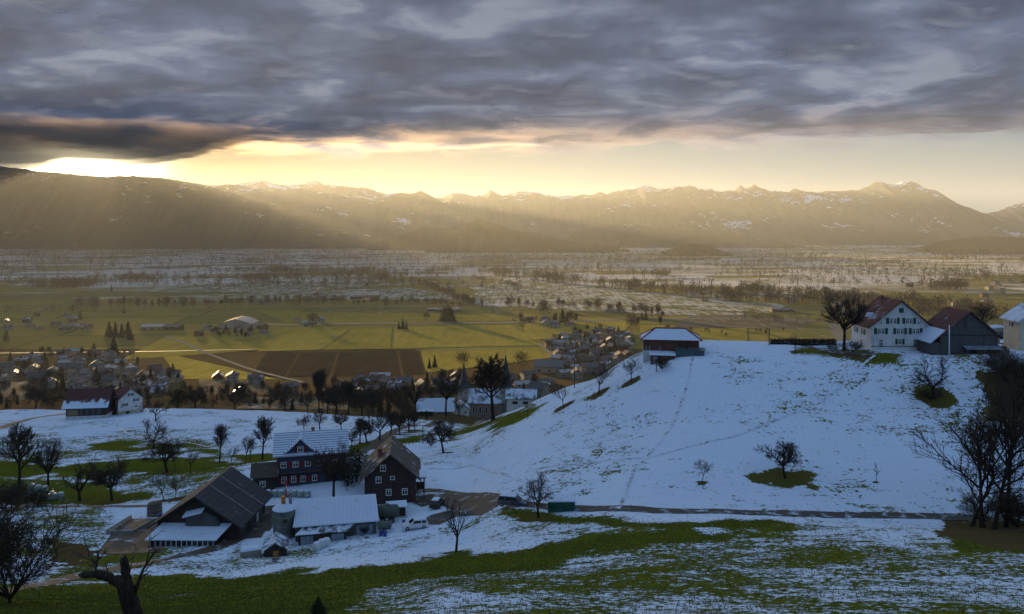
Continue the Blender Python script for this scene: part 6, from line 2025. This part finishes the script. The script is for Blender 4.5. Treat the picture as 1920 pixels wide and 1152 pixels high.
def scatter(poly, n, hlo, hhi, label, group, conif=0.0):
    xs = [q[0] for q in poly]; ys = [q[1] for q in poly]; k = 0
    for _ in range(n * 40):
        if k >= n: break
        px, py = rv.uniform(min(xs), max(xs)), rv.uniform(min(ys), max(ys))
        if not in_poly(np.array([px]), np.array([py]), poly)[0]: continue
        p = hit(px, py)
        if p.y < 400 or any((p.x - a) ** 2 + (p.y - b) ** 2 < 40 for a, b in OCC): continue
        k += 1
        h = rv.uniform(hlo, hhi)
        fx = (px - min(xs)) / (max(xs) - min(xs))
        sz = 'low ' if h < hlo + (hhi - hlo) * .33 else 'tall ' if h > hlo + (hhi - hlo) * .67 else 'middling '
        zone = (', left end', ', left of centre', ', centre', ', right of centre', ', right end')[min(4, int(fx * 5))]
        if rv.random() < conif:
            put_conifer(p, h * 1.1, rv.randrange(3), sz + label.replace('bare tree', 'dark conifer') + zone, group.replace('trees', 'conifers'))
        else:
            field_tree(p, h, sz + label + zone, group)


scatter([(-20, 690), (60, 665), (200, 665), (330, 712), (330, 742), (60, 740), (-20, 740)], 44, 7, 14, 'bare tree among the houses below the left terrace', 'trees of the village below the left terrace', .35)
scatter([(1025, 640), (1110, 618), (1192, 622), (1192, 655), (1120, 705), (1060, 712)], 44, 7, 13, 'bare tree among the houses beside the snow hill', 'trees of the village beside the snow hill', .25)
scatter([(600, 720), (860, 712), (960, 720), (1050, 735), (1000, 750), (600, 755)], 34, 7, 15, 'bare tree in the loose wood between terrace and church', 'trees between terrace and church', .15)
scatter([(-20, 735), (330, 740), (600, 742), (600, 772), (-20, 768)], 85, 5, 11, 'bare tree on the slope under the terrace edge', 'trees on the slope under the terrace', .12)
scatter([(600, 745), (780, 745), (780, 776), (600, 778)], 45, 6, 12, 'bare tree in the hollow below the lane row', 'trees in the hollow below the lane', .15)
scatter([(330, 735), (600, 738), (600, 758), (330, 755)], 18, 6, 12, 'bare tree below the vine rows', 'trees below the vine rows', .1)
scatter([(350, 622), (470, 622), (480, 636), (380, 638)], 18, 6, 12, 'bare tree around the big white hall', 'trees around the white hall', .1)
scatter([(970, 598), (1080, 596), (1090, 615), (980, 618)], 14, 8, 15, 'bare tree in the farm group on the plain', 'trees of the farm group on the plain', .25)
scatter([(1180, 600), (1300, 606), (1300, 635), (1190, 632)], 8, 7, 14, 'bare tree before the country road near the snow hill', 'trees near the country road', .2)
scatter([(1320, 612), (1480, 612), (1480, 632), (1320, 636)], 9, 4, 9, 'bare tree on the meadow behind the hilltop', 'trees on the meadow behind the hilltop')


def row(pts, n, hlo, hhi, label, group, jit=1.5, k=None):
    P = [hit(*q) for q in pts]
    seg = [(a, b, (b - a).length) for a, b in zip(P[:-1], P[1:])]
    tot = sum(s[2] for s in seg)
    for i in range(n):
        d = tot * (i + rv.random()) / n
        for a, b, L in seg:
            if d <= L: break
            d -= L
        q = a.lerp(b, min(1, d / L))
        q = Vector((q.x + rv.uniform(-jit, jit) * 3, q.y + rv.uniform(-jit, jit) * 3, 0)); q.z = gz(q.x, q.y)
        field_tree(q, rv.uniform(hlo, hhi), nth(i) + ' ' + label, group, k)


row([(150, 578), (400, 576), (640, 572)], 46, 14, 24, 'bare tree from the left in the row beyond the green fields at left', 'tree row beyond the green fields')
row([(640, 572), (780, 572), (900, 578)], 26, 8, 20, 'bare tree from the left in the row right of the pale hall', 'tree row right of the pale hall')
row([(782, 535), (830, 552), (885, 578)], 34, 12, 22, 'bare tree from the left in the slanting hedge across the frosted fields', 'slanting hedge on the frosted fields')
row([(940, 577), (1100, 580), (1250, 598)], 26, 10, 24, 'bare tree from the left in the hedge right of the slanting hedge', 'hedge on the right fields')
# singled-out valley trees
for px, py, h, lab in [(755, 618, 22, 'dark conifer clump left of the centre field'), (748, 618, 15, 'small dark conifer left of the centre field'), (762, 619, 18, 'bushy conifer at the centre field corner'), (840, 603, 32, 'tall dark conifer by the long low barn'), (833, 603, 30, 'second tall conifer by the long low barn'), (846, 603, 28, 'third conifer by the long low barn'),
                       (1204, 600, 14, 'left one of two conifers by the greenhouse strip'), (1211, 600, 16, 'right one of two conifers by the greenhouse strip'), (205, 633, 30, 'dark conifer at the left end of the tall grove'), (216, 632, 28, 'dark conifer inside the tall grove'), (228, 633, 26, 'conifer in the middle of the tall grove'), (240, 633, 30, 'conifer at the right end of the tall grove'), (245, 638, 22, 'lower conifer before the tall grove'),
                       (213, 666, 36, 'large conifer above the left village'), (176, 667, 24, 'round dark conifer above the left village'), (232, 588, 12, 'lone conifer on the frosted field at left'), (209, 548, 14, 'small conifer on the snowy field at left'), (324, 712, 30, 'slim dark conifer at the right end of the left village'), (334, 716, 22, 'bushy conifer at the right end of the left village'), (150, 600, 16, 'dark bushy conifer on the left plain'),
                       (805, 692, 20, 'small conifer behind the loose house cluster'), (815, 690, 24, 'dark conifer behind the loose house cluster'), (12, 640, 22, 'dark conifer at the left frame edge'), (1055, 605, 26, 'conifer in the farm group on the plain')]:
    p = hit(px, py); put_conifer(p, h * p.y / F, rv.randrange(3), lab, None, 1.1 if h < 25 else 1.35)
for px, py, h, lab in [(1020, 597, 32, 'tall lone bare tree right of the farm lane'), (586, 614, 28, 'broad bare tree by the small farm group'), (800, 603, 18, 'round bare tree left of the long low barn'), (868, 690, 30, 'bare tree behind the left church spire'), (978, 690, 30, 'bare tree right of the right church spire'), (1070, 606, 22, 'bare tree at the right of the farm group'),
                       (1185, 620, 30, 'bare tree beside the wooden pole on the hill'), (1030, 660, 22, 'bare tree at the edge of the right village')]:
    p = hit(px, py); field_tree(p, h * p.y / F, lab, None, 2)


# far rows and woods: read as one mass each
def tree_mass(name, pts, n, hlo, hhi, label, spread=10.0, dens=46, wide=.6, band=None, thick=1.0):
    rg = np.random.RandomState(len(label) * 7 + n)
    Vs, Fs, base = [], [], 0
    P = [hit(*q) for q in pts]
    A = np.array([(p.x, p.y) for p in P])
    if band is None:
        sl_ = np.linalg.norm(np.diff(A, axis=0), axis=1); cs = np.concatenate([[0], np.cumsum(sl_)])
        d = np.sort(rg.rand(n)) * cs[-1]
        # uneven spacing: gaps and clumps
        d = d + 40 * np.sin(d / 55.0)
        X = np.interp(d, cs, A[:, 0]) + rg.normal(0, spread, n); Y = np.interp(d, cs, A[:, 1]) + rg.normal(0, spread, n)
    else:
        X, Y = band(rg, n); n = len(X)
    for x, y in zip(X, Y):
        h = rg.uniform(hlo, hhi) * rg.choice([.6, 1, 1, 1.15])
        T, F1, tv, tf = far_tree_np(rg, h, h * wide * rg.uniform(.7, 1.3), dens, thick)
        off = np.array([x, y, gz(x, y)])
        Vs += [T * 1.0 + off, tv + off]; Fs += [F1 + base, tf + base + len(T)]
        base += len(T) + len(tv)
    o = ob(name, mesh_np(name, np.concatenate(Vs), np.concatenate(Fs), MATS['far_twig']))
    return tag(o, label, 'trees', kind='stuff')


tree_mass('treeline', [(900, 512), (960, 520), (1100, 536), (1200, 546), (1320, 560), (1440, 572)], 300, 18, 30, 'long straight line of bare trees along the canal', 9, 60, thick=1.7)
tree_mass('treeline', [(160, 528), (350, 531), (560, 528), (780, 524)], 260, 16, 28, 'dark row of trees behind the snowy fields at left', 10, 60, thick=1.7)
tree_mass('woodland', [(74, 540), (155, 538)], 170, 16, 24, 'dense dark wood block at the far left of the plain', 22, 70, .8, thick=2)
tree_mass('treeline', [(440, 512), (560, 514), (700, 512)], 150, 16, 26, 'wooded strip behind the dark row at left', 18, 50, thick=2)
tree_mass('treeline', [(1280, 552), (1420, 548), (1530, 556)], 130, 14, 26, 'tree strip left of the hilltop tree', 10, 55, thick=1.8)
tree_mass('treeline', [(1400, 566), (1560, 570), (1700, 576), (1820, 582)], 220, 16, 30, 'brown tree belt behind the white farmhouse', 16, 60, thick=1.8)
tree_mass('treeline', [(1620, 588), (1760, 592), (1920, 596)], 120, 14, 24, 'nearer tree belt behind the grey barn', 12, 60, thick=1.6)
tree_mass('woodland', [(1740, 545), (1790, 543)], 60, 18, 28, 'dark copse right of the farmhouse roof', 14, 60, .8, thick=2)
tree_mass('treeline', [(1380, 602), (1420, 598), (1460, 603)], 60, 8, 16, 'reddish brush on the meadow behind the hill', 16, 50, .9)
tree_mass('treeline', [(0, 590), (90, 588), (160, 584)], 40, 10, 18, 'brush strip at the left of the plain', 12, 50, .8)
tree_mass('woodland', [(1190, 518), (1240, 518)], 50, 16, 24, 'dark grove beyond the canal', 20, 55, .9, thick=2.2)
tree_mass('woodland', [(800, 516), (900, 500)], 90, 14, 24, 'curved copse beyond the snowy centre field', 16, 55, .9, thick=2.2)


def rnd_band(d0, d1, clump):
    def f(rg, n):
        # trees in rows running across the valley and in small clumps
        X, Y = [], []
        while len(X) < n:
            d = math.exp(rg.uniform(math.log(d0), math.log(d1)))
            px = rg.uniform(-150, 2070)
            k = rg.randint(3, clump); an = rg.normal(0.05, .25); stp = rg.uniform(14, 40)
            cx = (px - CX) / F * d
            for i in range(k):
                X.append(cx + math.cos(an) * stp * i + rg.normal(0, 6)); Y.append(d + math.sin(an) * stp * i + rg.normal(0, 6))
        return np.array(X), np.array(Y)
    return f


tree_mass('treeline', [(0, 500)], 2300, 14, 30, 'scattered rows of bare trees over the snowy plain', dens=30, wide=.7, thick=2.6, band=rnd_band(1950, 4300, 22))
tree_mass('woodland', [(0, 490)], 4200, 18, 32, 'far tree rows merging into a dark band across the plain', dens=16, wide=1.3, thick=4.5, band=rnd_band(3300, 7600, 40))
tree_mass('woodland', [(0, 470)], 1500, 20, 34, 'dark far woods along the foot of the mountains', dens=14, wide=1.6, thick=6, band=rnd_band(6000, 7900, 60))


# ------------------------------------------------------------------ grass tufts on the near slope
m, t = new_mat('grass_blade')
oc = t.add('ShaderNodeTexCoord').outputs['Object']
n = t.noise(oc, 1.3, 3, 0.6)
c = t.mix(t.ss(n, 0.35, 0.65), (0.070, 0.098, 0.010), (0.150, 0.150, 0.026))
c = t.mix(t.ss(t.noise(oc, 7.0, 2, 0.5), 0.55, 0.7, 0, .6), c, (0.17, 0.14, 0.05))
finish(t, c, 0.8, None, 0.02, 0.2)
rg = np.random.RandomState(77)
N = 210000
Dq = np.sqrt(rg.uniform(40 ** 2, 128 ** 2, N)); Pq = rg.uniform(-120, 2040, N)
Xq = (Pq - CX) / F * Dq
ci = np.clip(np.searchsorted(cols, CX + F * Xq / np.sqrt(Dq ** 2 + 144)), 0, len(cols) - 1); ri = np.clip(np.searchsorted(rows, Dq), 0, len(rows) - 1)
cov = snow[ri, ci]
rowq = HY - F * zrel(Xq, Dq) / Dq
keep = (rg.rand(N) < np.clip(0.72 - cov, 0.015, 1) * 0.8) & (rowq > 955) & ~((Pq < 470) & (rowq < 1060)) & ~((Pq < 840) & (rowq < 1030)) & (soil[ri, ci] < .3)
Xq, Dq = Xq[keep], Dq[keep]; N = len(Xq)
Zq = zrel(Xq, Dq) + CZ
a = rg.uniform(0, 6.28, N); hh = rg.uniform(.07, .20, N)
V = []
for k in range(3):
    an = a + k * 2.1 + rg.normal(0, .3, N)
    bx_, by_ = np.cos(an) * .035, np.sin(an) * .035
    lx, ly = np.cos(an + 1.57) * hh * .6, np.sin(an + 1.57) * hh * .6
    ox, oy = rg.normal(0, .05, N), rg.normal(0, .05, N)
    V += [np.stack([Xq + ox - bx_, Dq + oy - by_, Zq - .02], 1), np.stack([Xq + ox + bx_, Dq + oy + by_, Zq - .02], 1), np.stack([Xq + ox + lx, Dq + oy + ly, Zq + hh], 1)]
V = np.stack(V, 1).reshape(-1, 3)
tag(ob('grass', mesh_np('grass', V, np.arange(len(V)).reshape(-1, 3), m)), 'short winter grass poking through the thin snow on the near slope', 'grass', kind='stuff')

# ------------------------------------------------------------------ haze over the valley
hm, t = new_mat('haze')
pv = t.add('ShaderNodeVolumePrincipled')
pv.inputs['Color'].default_value = (0.92, 0.93, 0.95, 1)
pv.inputs['Density'].default_value = 4.3e-5
pv.inputs['Anisotropy'].default_value = 0.37
t.l.new(pv.outputs[0], t.add('ShaderNodeOutputMaterial').inputs['Volume'])
hb = MB().box(-16000, 16000, -400, 15000, -6.0, CZ + 690)
tag(hb.build('haze', hm), 'golden winter haze filling the wide valley', 'haze', kind='stuff')
